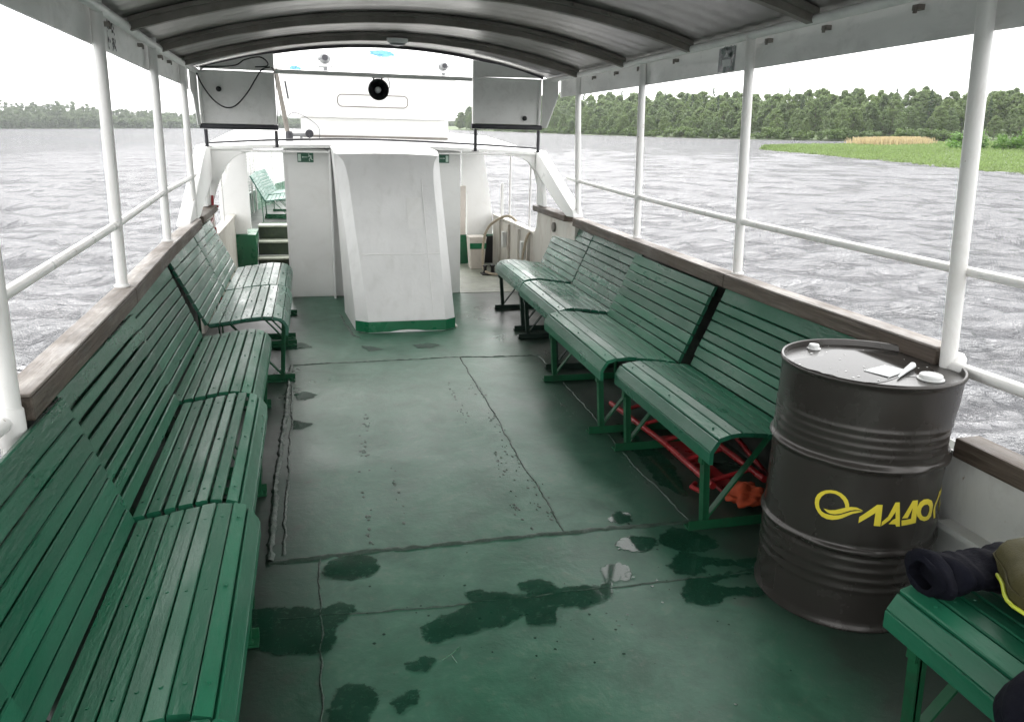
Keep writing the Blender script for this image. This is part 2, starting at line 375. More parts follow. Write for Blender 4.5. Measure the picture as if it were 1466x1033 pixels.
PUD = {"a": [[-0.024, 2.635], [0.002, 2.725], [0.059, 2.735], [0.131, 2.735], [0.172, 2.689], [0.172, 2.621], [0.139, 2.586], [0.071, 2.577], [0.004, 2.592]], "b": [[-0.32, 2.43], [-0.207, 2.449], [-0.091, 2.416], [-0.029, 2.402], [0.026, 2.426], [0.071, 2.404], [0.076, 2.363], [0.05, 2.345], [0.014, 2.322], [-0.003, 2.202], [-0.012, 2.17], [-0.09, 2.18], [-0.164, 2.19], [-0.248, 2.249], [-0.33, 2.28]], "c": [[0.288, 2.224], [0.36, 2.27], [0.45, 2.305], [0.504, 2.335], [0.466, 2.385], [0.499, 2.408], [0.544, 2.386], [0.644, 2.347], [0.661, 2.335], [0.796, 2.349], [0.958, 2.34], [1.013, 2.346], [0.984, 2.273], [0.919, 2.236], [0.857, 2.228], [0.775, 2.251], [0.745, 2.217], [0.74, 2.171], [0.718, 2.16], [0.642, 2.177], [0.665, 2.226], [0.61, 2.215], [0.546, 2.183], [0.452, 2.173], [0.378, 2.161], [0.321, 2.137], [0.298, 2.157]], "d": [[0.666, 2.394], [0.7, 2.423], [0.757, 2.426], [0.804, 2.392], [0.791, 2.355], [0.733, 2.355], [0.677, 2.36]], "e": [[1.017, 2.44], [1.06, 2.466], [1.111, 2.455], [1.11, 2.4], [1.087, 2.358], [1.036, 2.356], [1.0, 2.368]], "f": [[0.22, 2.052], [0.269, 2.074], [0.312, 2.051], [0.269, 2.015], [0.236, 2.016]], "g": [[-0.02, 1.876], [-0.007, 1.939], [0.026, 1.99], [0.073, 1.994], [0.113, 1.953], [0.115, 1.901], [0.087, 1.852], [0.056, 1.80], [-0.009, 1.80]], "h": [[0.158, 1.891], [0.208, 1.92], [0.24, 1.918], [0.228, 1.875], [0.195, 1.872], [0.181, 1.853], [0.164, 1.87]], "i": [[1.325, 2.612], [1.413, 2.684], [1.489, 2.642], [1.552, 2.552], [1.534, 2.507], [1.448, 2.482], [1.361, 2.519], [1.329, 2.562]], "j": [[1.137, 2.62], [1.223, 2.652], [1.31, 2.608], [1.294, 2.557], [1.226, 2.536], [1.149, 2.569]], "k": [[1.288, 2.42], [1.365, 2.499], [1.404, 2.474], [1.468, 2.422], [1.552, 2.385], [1.664, 2.384], [1.625, 2.325], [1.504, 2.369], [1.439, 2.392], [1.397, 2.385], [1.389, 2.332], [1.311, 2.339], [1.282, 2.355]], "l": [[1.313, 2.306], [1.379, 2.303], [1.446, 2.310], [1.6, 2.312], [1.578, 2.296], [1.446, 2.288], [1.4, 2.271], [1.36, 2.266], [1.422, 2.222], [1.548, 2.185], [1.526, 2.15], [1.404, 2.19], [1.362, 2.147], [1.295, 2.143], [1.238, 2.169], [1.239, 2.222]], "m": [[1.186, 2.813], [1.257, 2.868], [1.29, 2.847], [1.271, 2.775], [1.212, 2.768]], "n": [[-0.157, 4.765], [-0.101, 4.808], [-0.02, 4.739], [-0.069, 4.671], [-0.14, 4.669]], "o": [[-0.16, 4.23], [-0.158, 4.309], [-0.121, 4.267], [-0.048, 4.228], [-0.113, 4.165], [-0.16, 4.167]], "p": [[0.324, 5.865], [0.393, 5.829], [0.476, 5.737], [0.383, 5.699]],
       "q": [[-.30, 6.0], [-.12, 6.02], [-.05, 5.9], [-.2, 5.84], [-.33, 5.86]], "r": [[1.62, 2.95], [1.72, 3.3], [1.66, 3.9], [1.60, 3.6], [1.56, 3.1]], "s": [[.72, 5.82], [.84, 5.86], [.92, 5.80], [.84, 5.72], [.74, 5.74]]}
mb = MB(); rr = random.Random(11); depth = []
for key, poly in PUD.items():
    pts = []
    for i in range(len(poly)):
        a, b = Vector(poly[i]), Vector(poly[(i + 1) % len(poly)]); k = max(2, int((b - a).length / .012))
        for j in range(k): pts.append(a.lerp(b, j / k) + Vector((rr.gauss(0, .005), rr.gauss(0, .007))))
    for _ in range(1): pts = [(pts[i - 1] + pts[i] * 3 + pts[(i + 1) % len(pts)]) / 5 for i in range(len(pts))]
    area = sum(pts[i].x * pts[(i + 1) % len(pts)].y - pts[(i + 1) % len(pts)].x * pts[i].y for i in range(len(pts))); sg = 1 if area > 0 else -1
    rim, k = [], len(pts)
    for i in range(k):
        d = (pts[(i + 2) % k] - pts[i - 2]).normalized(); rim.append(pts[i] + Vector((d.y, -d.x)) * sg * .026)
    inner = [Vector((q.x, q.y, .0035)) for q in pts]
    mb.add(inner, [tuple(t) for t in geometry.tessellate_polygon([inner])]); depth += [.85] * k
    mb.add([Vector((q.x, q.y, .0035)) for q in pts] + [Vector((q.x, q.y, .0034)) for q in rim], [(i, (i + 1) % k, k + (i + 1) % k, k + i) for i in range(k)]); depth += [.85] * k + [0] * k
for _ in range(90):   # stray drops
    x, y = rr.choice([(rr.uniform(0, 1.5), rr.uniform(1.6, 2.7)), (rr.gauss(.7, .25), rr.gauss(2.18, .1)), (rr.gauss(1.35, .12), rr.gauss(2.4, .15))]); r_ = rr.uniform(.002, .007)
    mb.add([(x + r_ * math.cos(k) * rr.uniform(.7, 1.2), y + r_ * math.sin(k) * rr.uniform(.7, 1.2), .0034) for k in (0, 1.05, 2.1, 3.14, 4.2, 5.2)], [(0, 1, 2, 3, 4, 5)])
depth += [.9] * (len(mb.v) - len(depth)); pud = struct(mb.build('rain_puddles', M['puddle'])); at_ = pud.data.attributes.new('depth', 'FLOAT', 'POINT'); at_.data.foreach_set('value', depth)
# a small green leaf and a twig on the deck
mb = MB(); mb.tube([(.33, 2.045, .006), (.36, 2.06, .008), (.395, 2.095, .006)], .0022, 5); mb.tube([(.36, 2.06, .008), (.372, 2.02, .006)], .0016, 5)
tag(mb.build('twig', M['green_wall'], None, True), 'thin forked dark twig lying on the wet green deck', 'twig')

# ---- bulwarks
def bulwark(name, fin, sgn, label, lw):
    t = thing(name, label, 'bulwark', (fin(4.2) + sgn * .08, 4.2, 0))
    off = Vector(t.location)
    mb = MB(); ys = YS; k = len(ys)
    def strip(mb, a, b, z0, z1, ys):
        vs = []; fs = []
        for y in ys:
            xa, xb = fin(y) + sgn * a, fin(y) + sgn * b
            vs += [(xa, y, z0), (xb, y, z0), (xb, y, z1), (xa, y, z1)]
        for i in range(len(ys) - 1):
            for j in range(4): fs.append((i * 4 + j, i * 4 + (j + 1) % 4, i * 4 + 4 + (j + 1) % 4, i * 4 + 4 + j))
        fs += [(0, 1, 2, 3), tuple(range(4 * len(ys) - 4, 4 * len(ys)))]
        mb.add([Vector(v) - off for v in vs], fs)
    strip(mb, .074, .080, .0, .843, ys)
    mb.build('inner_plating', M['plating'], t)
    mb = MB(); strip(mb, .083, .090, -1.5, .843, ys); mb.build('plating', M['white_old'], t)
    mb = MB(); lo = [-3, -1, 0, 1, 1.6, 1.985]
    strip(mb, lw + .05, lw + .06, .0, .572, lo + [2.128]); strip(mb, .126, .134, -1.5, .572, lo + [2.128]); strip(mb, lw - .01, lw + .049, .315, .335, lo)
    mb.build('low_plating', M['white_old'], t)
    mb = MB()
    for y0, y1 in ((2.135, 3.608), (3.612, 5.07), (5.074, 6.42)):
        strip(mb, 0, .092, .846, .9105, [y0, (y0 * 2 + y1) / 3, (y0 + 2 * y1) / 3, y1])
    mb.build('wooden_rail', M['wood'], t, bevel=.006)
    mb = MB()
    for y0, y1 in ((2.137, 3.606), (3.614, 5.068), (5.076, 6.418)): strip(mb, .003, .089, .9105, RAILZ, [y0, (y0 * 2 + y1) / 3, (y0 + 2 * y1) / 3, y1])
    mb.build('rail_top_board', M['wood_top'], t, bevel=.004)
    mb = MB(); strip(mb, lw, lw + .10, .575, .645, [-3, 0, 1, 1.985]); mb.build('low_wooden_rail', M['wood'], t, bevel=.008)
    return t
bulwark('bulwark', rail_in_R, 1, 'white right-hand bulwark with a brown weathered wooden rail behind the drum', .0)
bulwark('bulwark', rail_in_L, -1, 'white left-hand bulwark with a grey weathered wooden rail behind the left benches', .06)

# ---- posts and rails
ordn = ['nearest', 'second', 'third', 'farthest']
for side, base, tops in (('right', [(2.125, 2.10, .62), (2.152, 3.60, .90), (2.205, 5.06, .90), (2.262, 6.50, .90)], [1.99, 2.090, 2.165, 2.21]),
                         ('left', [(-.775, 2.10, .62), (-.816, 3.63, .90), (-.866, 5.12, .90), (-.880, 6.45, .90)], [-.735, -.790, -.842, -.872])):
    for k, ((x, y, z), xt) in enumerate(zip(base, tops)):
        t = thing('canopy_post', f'white round canopy post on the {side} rail, {ordn[k]} to the camera of its four', 'post', (x, y, z), 0, 'white canopy posts')
        mb = MB(); mb.tube([(0, 0, 0), ((xt - x) * .5, 0, (2.08 - z) / 2), (xt - x, 0, 2.08 - z)], .0240 if k else .0265, 16); mb.build('shaft', M['white_tube'], t, True)
        mb = MB(); mb.lathe([(.032, .02), (.032, .026), (.025, .032)] if k else [(.036, .18), (.038, .20), (.038, .27), (.028, .285)], 16); mb.build('foot_collar', M['white_tube'], t, True)
for side, pts, lb in (('right', [(2.10, -.5, 1.185), (2.115, 1.2, 1.185), (2.098, 2.1, 1.192), (2.138, 3.60, 1.192), (2.195, 5.06, 1.20), (2.246, 6.50, 1.225), (2.27, 6.85, 1.232)], 'long white tubular guard rail along the right posts'),
                      ('left', [(-.75, -.5, 1.17), (-.76, 1.2, 1.17), (-.765, 2.1, 1.172), (-.809, 3.63, 1.187), (-.860, 5.12, 1.212), (-.878, 6.45, 1.225), (-.89, 6.75, 1.23)], 'long white tubular guard rail along the left posts')):
    mb = MB(); mb.tube(pts, .0165, 10); tag(mb.build('guard_rail', M['white_tube'], None, True), lb, 'rail', 'white tubular guard rails')
for side, x0, lb in (('right', 2.105, 'short lower white rail tube right of the drum, over the low bulwark'), ('left', -.775, 'short lower white rail tube at the left edge, beside the nearest left bench')):
    mb = MB(); mb.tube([(x0, 2.09, .865), (x0 - .01, 1.8, .872), (x0 - .03, .5, .88)], .021, 10)
    tag(mb.build('lower_rail', M['white_tube'], None, True), lb, 'rail', 'white lower rail tubes')

# ---- canopy
CY0, CY1 = -.9, 7.35
def roof_z(x, y):
    L, R = roof_L(y), roof_R(y); n = (x - (L + R) / 2) / ((R - L) / 2)
    zb = 2.065 + .035 * (x - L) / (R - L)
    return zb + .228 * (1 - n * n) * (1 + .0 * n)
canopy = thing('canopy_roof', 'arched grey sheet-metal canopy on brown ribs over the aft deck', 'canopy', (.66, 3, 2.1)); CO = Vector(canopy.location)
def sheet(y0, y1, z_off, th, nx=44, ny=24, over=.03):
    mb = MB(); vs = []; fs = []
    for j in range(ny + 1):
        y = y0 + (y1 - y0) * j / ny; L, R = roof_L(y) - over, roof_R(y) + over
        for i in range(nx + 1):
            x = L + (R - L) * i / nx; z = roof_z(x, y) + z_off
            vs += [Vector((x, y, z)) - CO, Vector((x, y, z + th)) - CO]
    w = 2 * (nx + 1)
    for j in range(ny):
        for i in range(nx):
            a = j * w + 2 * i; fs += [(a, a + 2, a + w + 2, a + w), (a + 1, a + w + 1, a + w + 3, a + 3)]
        a = j * w; fs += [(a, a + w, a + w + 1, a + 1)]; a = j * w + 2 * nx; fs += [(a, a + 1, a + w + 1, a + w)]
    for i in range(nx):
        a = 2 * i; fs += [(a, a + 1, a + 3, a + 2)]; a = ny * w + 2 * i; fs += [(a, a + 2, a + 3, a + 1)]
    mb.add(vs, fs); return mb
sheet(CY0, CY1, .012, .006).build('roof_sheet', M['roof'], canopy, True, angle=50)
def arc_beam(y, w, z0, z1, over=-.02, nx=36, wob=0, seed=0):
    mb = MB(); vs = []; fs = []; rr = random.Random(seed); L, R = roof_L(y) - over, roof_R(y) + over
    L, R = min(L, R), max(L, R); dz = 0
    for i in range(nx + 1):
        x = L + (R - L) * i / nx; z = roof_z(x, y); dz = dz * .7 + rr.uniform(-wob, wob)
        vs += [Vector(p) - CO for p in ((x, y - w / 2, z + z0 + dz), (x, y + w / 2, z + z0 + dz), (x, y + w / 2, z + z1), (x, y - w / 2, z + z1))]
    for i in range(nx):
        for j in range(4): fs.append((i * 4 + j, i * 4 + (j + 1) % 4, i * 4 + 4 + (j + 1) % 4, i * 4 + 4 + j))
    fs += [(0, 1, 2, 3), tuple(range(4 * nx, 4 * nx + 4))]
    mb.add(vs, fs); return mb
for k, y in enumerate((-.6, .45, 1.75, 3.06, 4.28, 5.36, 6.43)):
    mb = arc_beam(y, .046, -.046, .009, seed=k, wob=.0015)
    m2 = arc_beam(y - .045, .035, -.012, .008, seed=k + 20, wob=.002); mb.add(m2.v, m2.f)
    m2 = arc_beam(y + .05, .03, -.004, .010, seed=k + 40, wob=.002); mb.add(m2.v, m2.f)
    rr = random.Random(k)
    for _ in range(9):   # bolts and wire ends under the sheets
        x = rr.uniform(-.6, 1.9); z = roof_z(x, y - .06); mb.bar(Vector((x, y - .066, z - .012)) - CO, Vector((x + rr.uniform(-.03, .03), y - .066 - rr.uniform(.0, .03), z - .004)) - CO, .008, .012)
    mb.build('rib', M['rib'], canopy)
mb = arc_beam(7.34, .02, -.012, .02); mb.build('front_edge', M['dark_steel'], canopy)
for fn, s in ((roof_R, 1), (roof_L, -1)):
    zt = 2.078 if s > 0 else 2.040
    mb = MB(); mb.tube([Vector((fn(y) - s * .005, y, zt)) - CO for y in (-.9, .3, 1.2, 2.1, 2.9, 3.63, 4.4, 5.1, 5.8, 6.5, 7.2)], .021, 12); mb.build('edge_tube', M['fascia'], canopy, True)
    mb = MB(); vs = []; fs = []; ys = [-.9, .3, 1.2, 2.1, 2.9, 3.63, 4.4, 5.1, 5.8, 6.5, 6.75, 6.9, 7.0]
    zl = [1.93] * 12 + [1.925] if s > 0 else [1.905] * 11 + [1.90, 1.885]
    for y, z in zip(ys, zl):
        x = fn(y) + s * .038
        vs += [Vector((x, y, z)) - CO, Vector((x + s * .012, y, z)) - CO, Vector((x + s * .012, y, 2.10)) - CO, Vector((x, y, 2.10)) - CO]
    for i in range(len(ys) - 1):
        for j in range(4): fs.append((i * 4 + j, i * 4 + (j + 1) % 4, i * 4 + 4 + (j + 1) % 4, i * 4 + 4 + j))
    fs += [(0, 1, 2, 3), tuple(range(4 * len(ys) - 4, 4 * len(ys)))]
    mb.add(vs, fs); mb.build('fascia_board', M['fascia'], canopy)
    for y in ((1.5, 2.45, 3.0, 3.47, 4.55, 5.15, 5.6, 6.1) if s > 0 else (1.4, 2.9, 3.94, 4.85, 5.3, 5.56, 5.95)):   # little cleats on the board
        x = fn(y) + s * .012; z = 2.045 if s > 0 else 2.015
        mb = MB(); mb.box(Vector((min(x, x + s * .025), y - .016, z - .012)) - CO, Vector((max(x, x + s * .025), y + .016, z + .006)) - CO); mb.box(Vector((x - .004, y - .006, z - .022)) - CO, Vector((x + .004, y + .006, z - .0)) - CO)
        mb.build('cleat', M['rib'], canopy)
# front transverse beam and side gussets
mb = MB(); mb.box(Vector((-.243, 7.18, 2.045)) - CO, Vector((1.447, 7.22, 2.078)) - CO); mb.build('front_beam', M['fascia'], canopy, bevel=.004)
for poly in ([(-.862, 2.062), (-.25, 2.062), (-.25, 2.205), (-.45, 2.168), (-.65, 2.118)], [(1.455, 2.085), (2.09, 2.095), (1.9, 2.15), (1.68, 2.196), (1.455, 2.225)]):
    mb = MB(); mb.prism([(a - CO.x, b - CO.z) for a, b in poly], 7.20 - CO.y, 7.214 - CO.y); mb.build('gusset_panel', M['panel'], canopy)

# wind screens (panel boxes) at the front of the canopy
def visor(x0, x1, z0, z1, flange, label):
    t = thing('wind_panel', label, 'panel', ((x0 + x1) / 2, 7.2, z0), 0, 'white wind panels under the canopy front'); o = Vector(t.location)
    def B(mb, lo, hi): mb.box(Vector(lo) - o, Vector(hi) - o)
    mb = MB(); B(mb, (x0 + .02, 7.215, z0 + .02), (x1 - .02, 7.223, z1 - .012)); mb.build('panel', M['panel'], t)
    mb = MB(); B(mb, (x0, 7.185, z0 + .012), (x0 + .022, 7.235, z1)); B(mb, (x1 - .024, 7.185, z0 + .012), (x1, 7.235, z1)); B(mb, (x0 + .022, 7.186, z1 - .02), (x1 - .024, 7.234, z1)); mb.build('frame', M['panel'], t, bevel=.003)
    mb = MB(); mb.tube([Vector((x0 - .012, 7.19, z0 - .005)) - o, Vector((x1 + .01, 7.19, z0 - .005)) - o], .022, 12); mb.build('sill_tube', M['dark_steel'], t, True)
    for x in (x0 + .03, x1 - .012):
        mb = MB(); mb.tube([Vector((x, 7.21, z0 - .03)) - o, Vector((x, 7.21, 1.44)) - o], .0155, 10); mb.lathe([(.035, 1.440 - o.z), (.035, 1.447 - o.z)], 12, (x - o.x, 7.21 - o.y, 0)); mb.build('leg', M['dark_steel'], t, True)
    mb = MB(); vs = [Vector(p) - o for p in flange]; k = len(vs)
    mb.add(vs + [v + Vector((.008, 0, 0)) for v in vs], [tuple(range(k))[::-1], tuple(range(k, 2 * k))] + [(i, (i + 1) % k, k + (i + 1) % k, k + i) for i in range(k)]); mb.build('side_flange', M['panel'], t)
    return t, o
vL, oL = visor(-.862, -.252, 1.612, 2.052, [(-.872, 7.18, 1.61), (-.872, 7.18, 2.06), (-.900, 7.0, 2.06), (-.900, 7.0, 1.88), (-.890, 7.03, 1.84), (-.880, 7.10, 1.61)], 'white wind panel at the left canopy front with a hanging black cable')
vR, oR = visor(1.455, 2.095, 1.668, 2.085, [(2.10, 7.18, 1.66), (2.10, 7.18, 2.085), (2.19, 7.0, 2.10), (2.19, 7.0, 1.93), (2.13, 7.12, 1.66)], 'white wind panel at the right canopy front over the passage')
for o_, t_, p_, in ((oL, vL, (-.703, 7.21, 1.905)), (oR, vR, (1.945, 7.21, 1.742))):
    mt = Matrix.Rotation(PI / 2, 4, 'X'); mb = MB(); mb.lathe([(.017, 0), (.022, .004), (.022, .012), (.012, .02)], 14, Vector(p_) - o_, mat=mt); mb.build('cable_gland', M['black'], t_, True)

def smooth_pts(pts, k=6):
    pts = [Vector(p) for p in pts]; out = []
    for i in range(len(pts) - 1):
        p0, p1, p2, p3 = pts[max(i - 1, 0)], pts[i], pts[i + 1], pts[min(i + 2, len(pts) - 1)]
        for j in range(k):
            t = j / k; out.append(.5 * ((2 * p1) + (p2 - p0) * t + (2 * p0 - 5 * p1 + 4 * p2 - p3) * t * t + (3 * p1 - p0 - 3 * p2 + p3) * t ** 3))
    return out + [pts[-1]]
mb = MB(); mb.tube(smooth_pts([(-.875, 7.15, 2.07), (-.834, 7.15, 1.952), (-.772, 7.15, 1.848), (-.707, 7.15, 1.784), (-.637, 7.15, 1.757), (-.564, 7.15, 1.783), (-.473, 7.15, 1.882), (-.405, 7.15, 1.985), (-.346, 7.16, 2.068), (-.28, 7.16, 2.09)]), .0055, 8)
mb.tube(smooth_pts([(-.86, 7.15, 2.07), (-.577, 7.16, 2.088), (-.477, 7.16, 2.14), (-.357, 7.16, 2.165), (-.30, 7.16, 2.128), (-.308, 7.16, 2.096), (-.399, 7.15, 2.086)]), .005, 8)
mb.tube(smooth_pts([(-.27, 7.17, 2.09), (-.245, 7.17, 2.04), (-.242, 7.172, 1.8), (-.245, 7.17, 1.64)]), .004, 6)
tag(mb.build('cable', M['cable'], None, True), 'black cable drooping in a loop across the left wind panel', 'cable')

# bulkhead lamp on the front rib
t = thing('bulkhead_lamp', 'oval grey-white lamp fixed under the front canopy rib', 'lamp', (.70, 6.40, 2.262))
mb = MB(); mb.lathe([(.055, -.014), (.062, -.008), (.066, .012), (.066, .02)], 24); o = mb.build('housing', M['plastic_white'], t, True); o.scale = (1.25, .75, 1)
mb = MB(); mb.lathe([(.020, -.034), (.042, -.028), (.050, -.016), (.050, -.010)], 24); o = mb.build('glass_cover', M['grey_metal'], t, True); o.scale = (1.25, .75, 1)

# horn loudspeaker hung from the beam
t = thing('horn_speaker', 'round black horn loudspeaker hanging from the canopy front beam', 'loudspeaker', (.615, 7.24, 1.945)); mt = Matrix.Rotation(PI / 2, 4, 'X')
prof_o = [(.030, -.16), (.035, -.08), (.05, -.02), (.082, .045), (.090, .055), (.090, .062), (.084, .064), (.074, .048), (.045, -.005), (.03, -.03)]
mb = MB(); mb.lathe(prof_o, 36, mat=mt); mb.build('horn', M['black'], t, True)
mb = MB(); mb.lathe([(.028, -.025), (.026, .025), (.020, .035), (.006, .039)], 20, mat=mt); mb.build('centre_cone', M['plastic_white'], t, True)
mb = MB(); mb.bar((-.035, .03, .03), (-.035, .0, .125), .012, .006); mb.bar((.035, .03, .03), (.035, .0, .125), .012, .006); mb.box((-.05, -.055, .098), (.05, .012, .104)); mb.build('bracket', M['dark_steel'], t)
mb = MB(); mb.tube(smooth_pts([(.05, -.01, .13), (.09, .01, .10), (.105, .03, .03), (.07, .09, 0)]), .003, 6); mb.build('lead', M['cable'], t, True)

# stickers on the fascia boards
def sticker(x, y0, y1, z0, z1, s, label, torn):
    rr = random.Random(int(y0 * 100)); mb = MB()
    t = thing('sticker', label, 'sticker', (x, (y0 + y1) / 2, (z0 + z1) / 2)); o = Vector(t.location)
    mb.box((-.001, y0 - o.y, z0 - o.z), (.001, y1 - o.y, z1 - o.z)); mb.build('sheet', M['fascia'] if torn else M['grey_metal'], t)
    mb = MB()
    for _ in range(60 if not torn else 46):
        u, v = rr.random(), rr.random() ** (1.8)
        if torn and .38 < v < .56: continue
        y = (y0 - o.y) + (y1 - y0) * u; z = (z1 - o.z) - (z1 - z0) * v; a = rr.uniform(.004, .014)
        if not (.0 < u < .93): continue
        pts = [(-s * .0022, y + a * math.cos(k * 1.26 + u) * rr.uniform(.5, 1.3), z + a * math.sin(k * 1.26 + u) * rr.uniform(.5, 1.3)) for k in range(5)]
        mb.add(pts, [(0, 1, 2, 3, 4)])
    mb.build('dark_print', M['sticker'] if not torn else M['black'], t)
    if not torn:
        mb = MB(); ym = 0; mb.add([(-s * .0026, .045, .0), (-s * .0026, -.05, .0), (-s * .0026, -.05, -.035), (-s * .0026, .03, -.035)], [(0, 1, 2, 3)])
        mb.add([(-s * .0028, .03, .012), (-s * .0028, -.02, .012), (-s * .0028, .0, .035)], [(0, 1, 2)]); mb.build('pale_print', M['paper'], t)
sticker(roof_R(3.9) + .034, 3.82, 3.99, 1.935, 2.055, 1, 'pale printed sticker peeling on the right fascia board', False)
sticker(roof_L(4.07) - .034, 4.0, 4.15, 1.912, 2.035, -1, 'dark torn sticker on the left fascia board', True)

# ------------------------------------------------------------------ benches
PROF = [(.002, .335), (.000, .392), (.022, .432), (.062, .456), (.150, .462), (.250, .452), (.350, .436), (.440, .424)]
BACK = [(.444, .421), (.484, .515), (.520, .600), (.570, .715), (.624, .842)]
def along(pl, s):
    for (a, b), (c, d) in zip(pl, pl[1:]):
        L = math.hypot(c - a, d - b)
        if s <= L: return (a + (c - a) * s / L, b + (d - b) * s / L)
        s -= L
    return pl[-1]
def plen(pl): return sum(math.hypot(c - a, d - b) for (a, b), (c, d) in zip(pl, pl[1:]))
def plank(mb, p, q, th, y0, y1, ch=.004, rr=None, nseg=4):
    (a, b), (c, d) = p, q; L = math.hypot(c - a, d - b); tx, tz = (c - a) / L, (d - b) / L; nx, nz = -tz, tx
    sec = [(0, 0 - ch), (ch, 0), (L - ch, 0), (L, -ch), (L, -th), (0, -th)]
    k = 6; vs = []; fs = []; bow = rr.uniform(-.002, .002) if rr else 0; tw = rr.uniform(-.0015, .0015) if rr else 0
    for i in range(nseg + 1):
        f = i / nseg; y = y0 + (y1 - y0) * f; e = bow * 4 * f * (1 - f) + tw * (2 * f - 1)
        for (s, n) in sec: vs.append((a + tx * s + nx * (n + e), y, b + tz * s + nz * (n + e)))
    for i in range(nseg):
        for j in range(k): fs.append((i * k + j, i * k + (j + 1) % k, (i + 1) * k + (j + 1) % k, (i + 1) * k + j))
    fs += [tuple(range(k))[::-1], tuple(range(nseg * k, nseg * k + k))]
    mb.add(vs, fs)
def bench(name, loc, rot, L, label, group, seed, mats=None, gap=.006, hs=1.0, legs=(.10, -.10), us=1.0):
    global PROF, BACK
    P0, B0 = PROF, BACK; PROF = [(u * us, z) for u, z in PROF]; BACK = [(u * us, z) for u, z in BACK]
    mat, met = mats or (M['bench'], M['bench_metal'])
    t = thing(name, label, 'bench', loc, rot, group); rr = random.Random(seed); h = L / 2
    mb = MB()
    front = [PROF[0], PROF[1]], [PROF[1], (.030, .440)]
    for pl in front: plank(mb, pl[0], along([*pl], plen(pl) - .003), .018, -h + rr.uniform(0, .006), h - rr.uniform(0, .006), .003, rr)
    s0 = [(.033, .443)] + PROF[3:]; tot = plen(s0); n = 7; w = tot / n
    for i in range(n):
        plank(mb, along(s0, i * w + gap / 2 * rr.uniform(.3, 1.6)), along(s0, (i + 1) * w - gap / 2 * rr.uniform(.3, 1.6)), .019, -h + rr.uniform(0, .010), h - rr.uniform(0, .010), .0035, rr)
    for i in range(n):
        (a, b), (c, d) = along(s0, (i + .42) * tot / n), along(s0, (i + .58) * tot / n); L_ = math.hypot(c - a, d - b); nx_, nz_ = -(d - b) / L_, (c - a) / L_
        for y in (h - .10, -h + .10, rr.uniform(-.02, .02)):
            ctr = Vector(((a + c) / 2, y + rr.uniform(-.004, .004), (b + d) / 2)); k_ = 7
            mb.add([ctr + Vector((nx_ * hh + r_ * math.cos(2 * PI * j / k_) * nz_, r_ * math.sin(2 * PI * j / k_), nz_ * hh - r_ * math.cos(2 * PI * j / k_) * nx_)) for hh, r_ in ((-.002, .0055), (.0022, .0045)) for j in range(k_)], [(j, (j + 1) % k_, k_ + (j + 1) % k_, k_ + j) for j in range(k_)] + [tuple(range(k_, 2 * k_))])
    mb.build('seat', mat, t)
    mb = MB(); tot = plen(BACK); n = 8; ws = [rr.uniform(.85, 1.12) for _ in range(n)]; ws[-1] *= 1.35; sc = tot / sum(ws); s = 0
    for i in range(n):
        w = ws[i] * sc; e0, e1 = rr.uniform(0, .009), rr.uniform(0, .009)
        plank(mb, along(BACK, s + gap / 2), along(BACK, s + w - gap / 2), .019, -h + e0, h - e1, .0035, rr); s += w
    tx, tz = .390, .920; a, b = BACK[-1]
    mb.build('backrest', mat, t)
    for y in (h - legs[0], -h - legs[1]):
        mb = MB(); fp = [(u + (.012 if i < 3 else 0), z - .040) for i, (u, z) in enumerate(PROF)] 
        strip = [(.018, .30)] + [(max(.018, u), z) for u, z in fp[1:]] + [(u + .020, z - .008) for u, z in BACK]
        for (a, b), (c, d) in zip(strip, strip[1:]): mb.bar((a, y, b), (c, y, d), .032, .008, (1, 0, 0) if abs(d - b) > abs(c - a) else (0, 0, 1))
        mb.bar((.022, y, .40), (.052, y, .012), .036, .012, (1, 0, 0)); mb.bar((.033, y - .012, .40), (.063, y - .012, .012), .012, .022, (1, 0, 0))
        mb.bar((.062, y - .004, .05), (.33 * us, y - .004, .395), .030, .008, (1, 0, 0))
        mb.bar((.50 * us, y, .50), (.49 * us, y, .01), .03, .010, (1, 0, 0))
        u0 = -.02 if us > .95 else .022; mb.box((u0, y - .024, .0035), (.52 * us, y + .024, .012)); mb.box((u0, y - .024, .012), (.52 * us, y - .016, .045))
        mb.lathe([(.010, .012), (.010, .02), (.005, .022)], 8, (u0 + .025, y + .008, 0))
        mb.build('leg_frame', met, t)
    PROF, BACK = P0, B0
    return t
GR, GL = 'green slatted benches along the right side', 'green slatted benches along the left side'
md = (M['bench_wet'], M['frame_dark'])
for x0, ya, yb, lb, sd, gp, mm in [
    (1.640, 6.06, 7.10, 'green slatted bench on the right, farthest of its row beside the passage', 1, .005, md),
    (1.590, 4.92, 5.99, 'green slatted bench on the right, second from the far end of its row', 2, .005, md),
    (1.470, 3.70, 4.86, 'green right-hand bench standing out toward the aisle, just beyond the one over the red ladder', 3, .005, None),
    (1.505, 2.57, 3.64, 'green slatted bench on the right with the red ladder stowed beneath it, beside the drum', 4, .005, 'R4'),
    (1.445, .42, 1.50, 'green bench at the lower right corner carrying the jacket and the olive bag', 5, .006, None)]:
    b_ = bench('slatted_bench', (x0 + {1: .01, 2: 0, 3: .0, 4: .0, 5: 0}[sd], (ya + yb) / 2, 0), {1: -.030, 2: -.034, 3: -.026, 4: -.012, 5: 0}[sd], yb - ya, lb, GR, sd, None if mm == 'R4' else mm, gp, us=.965 if mm == 'R4' else 1.0)
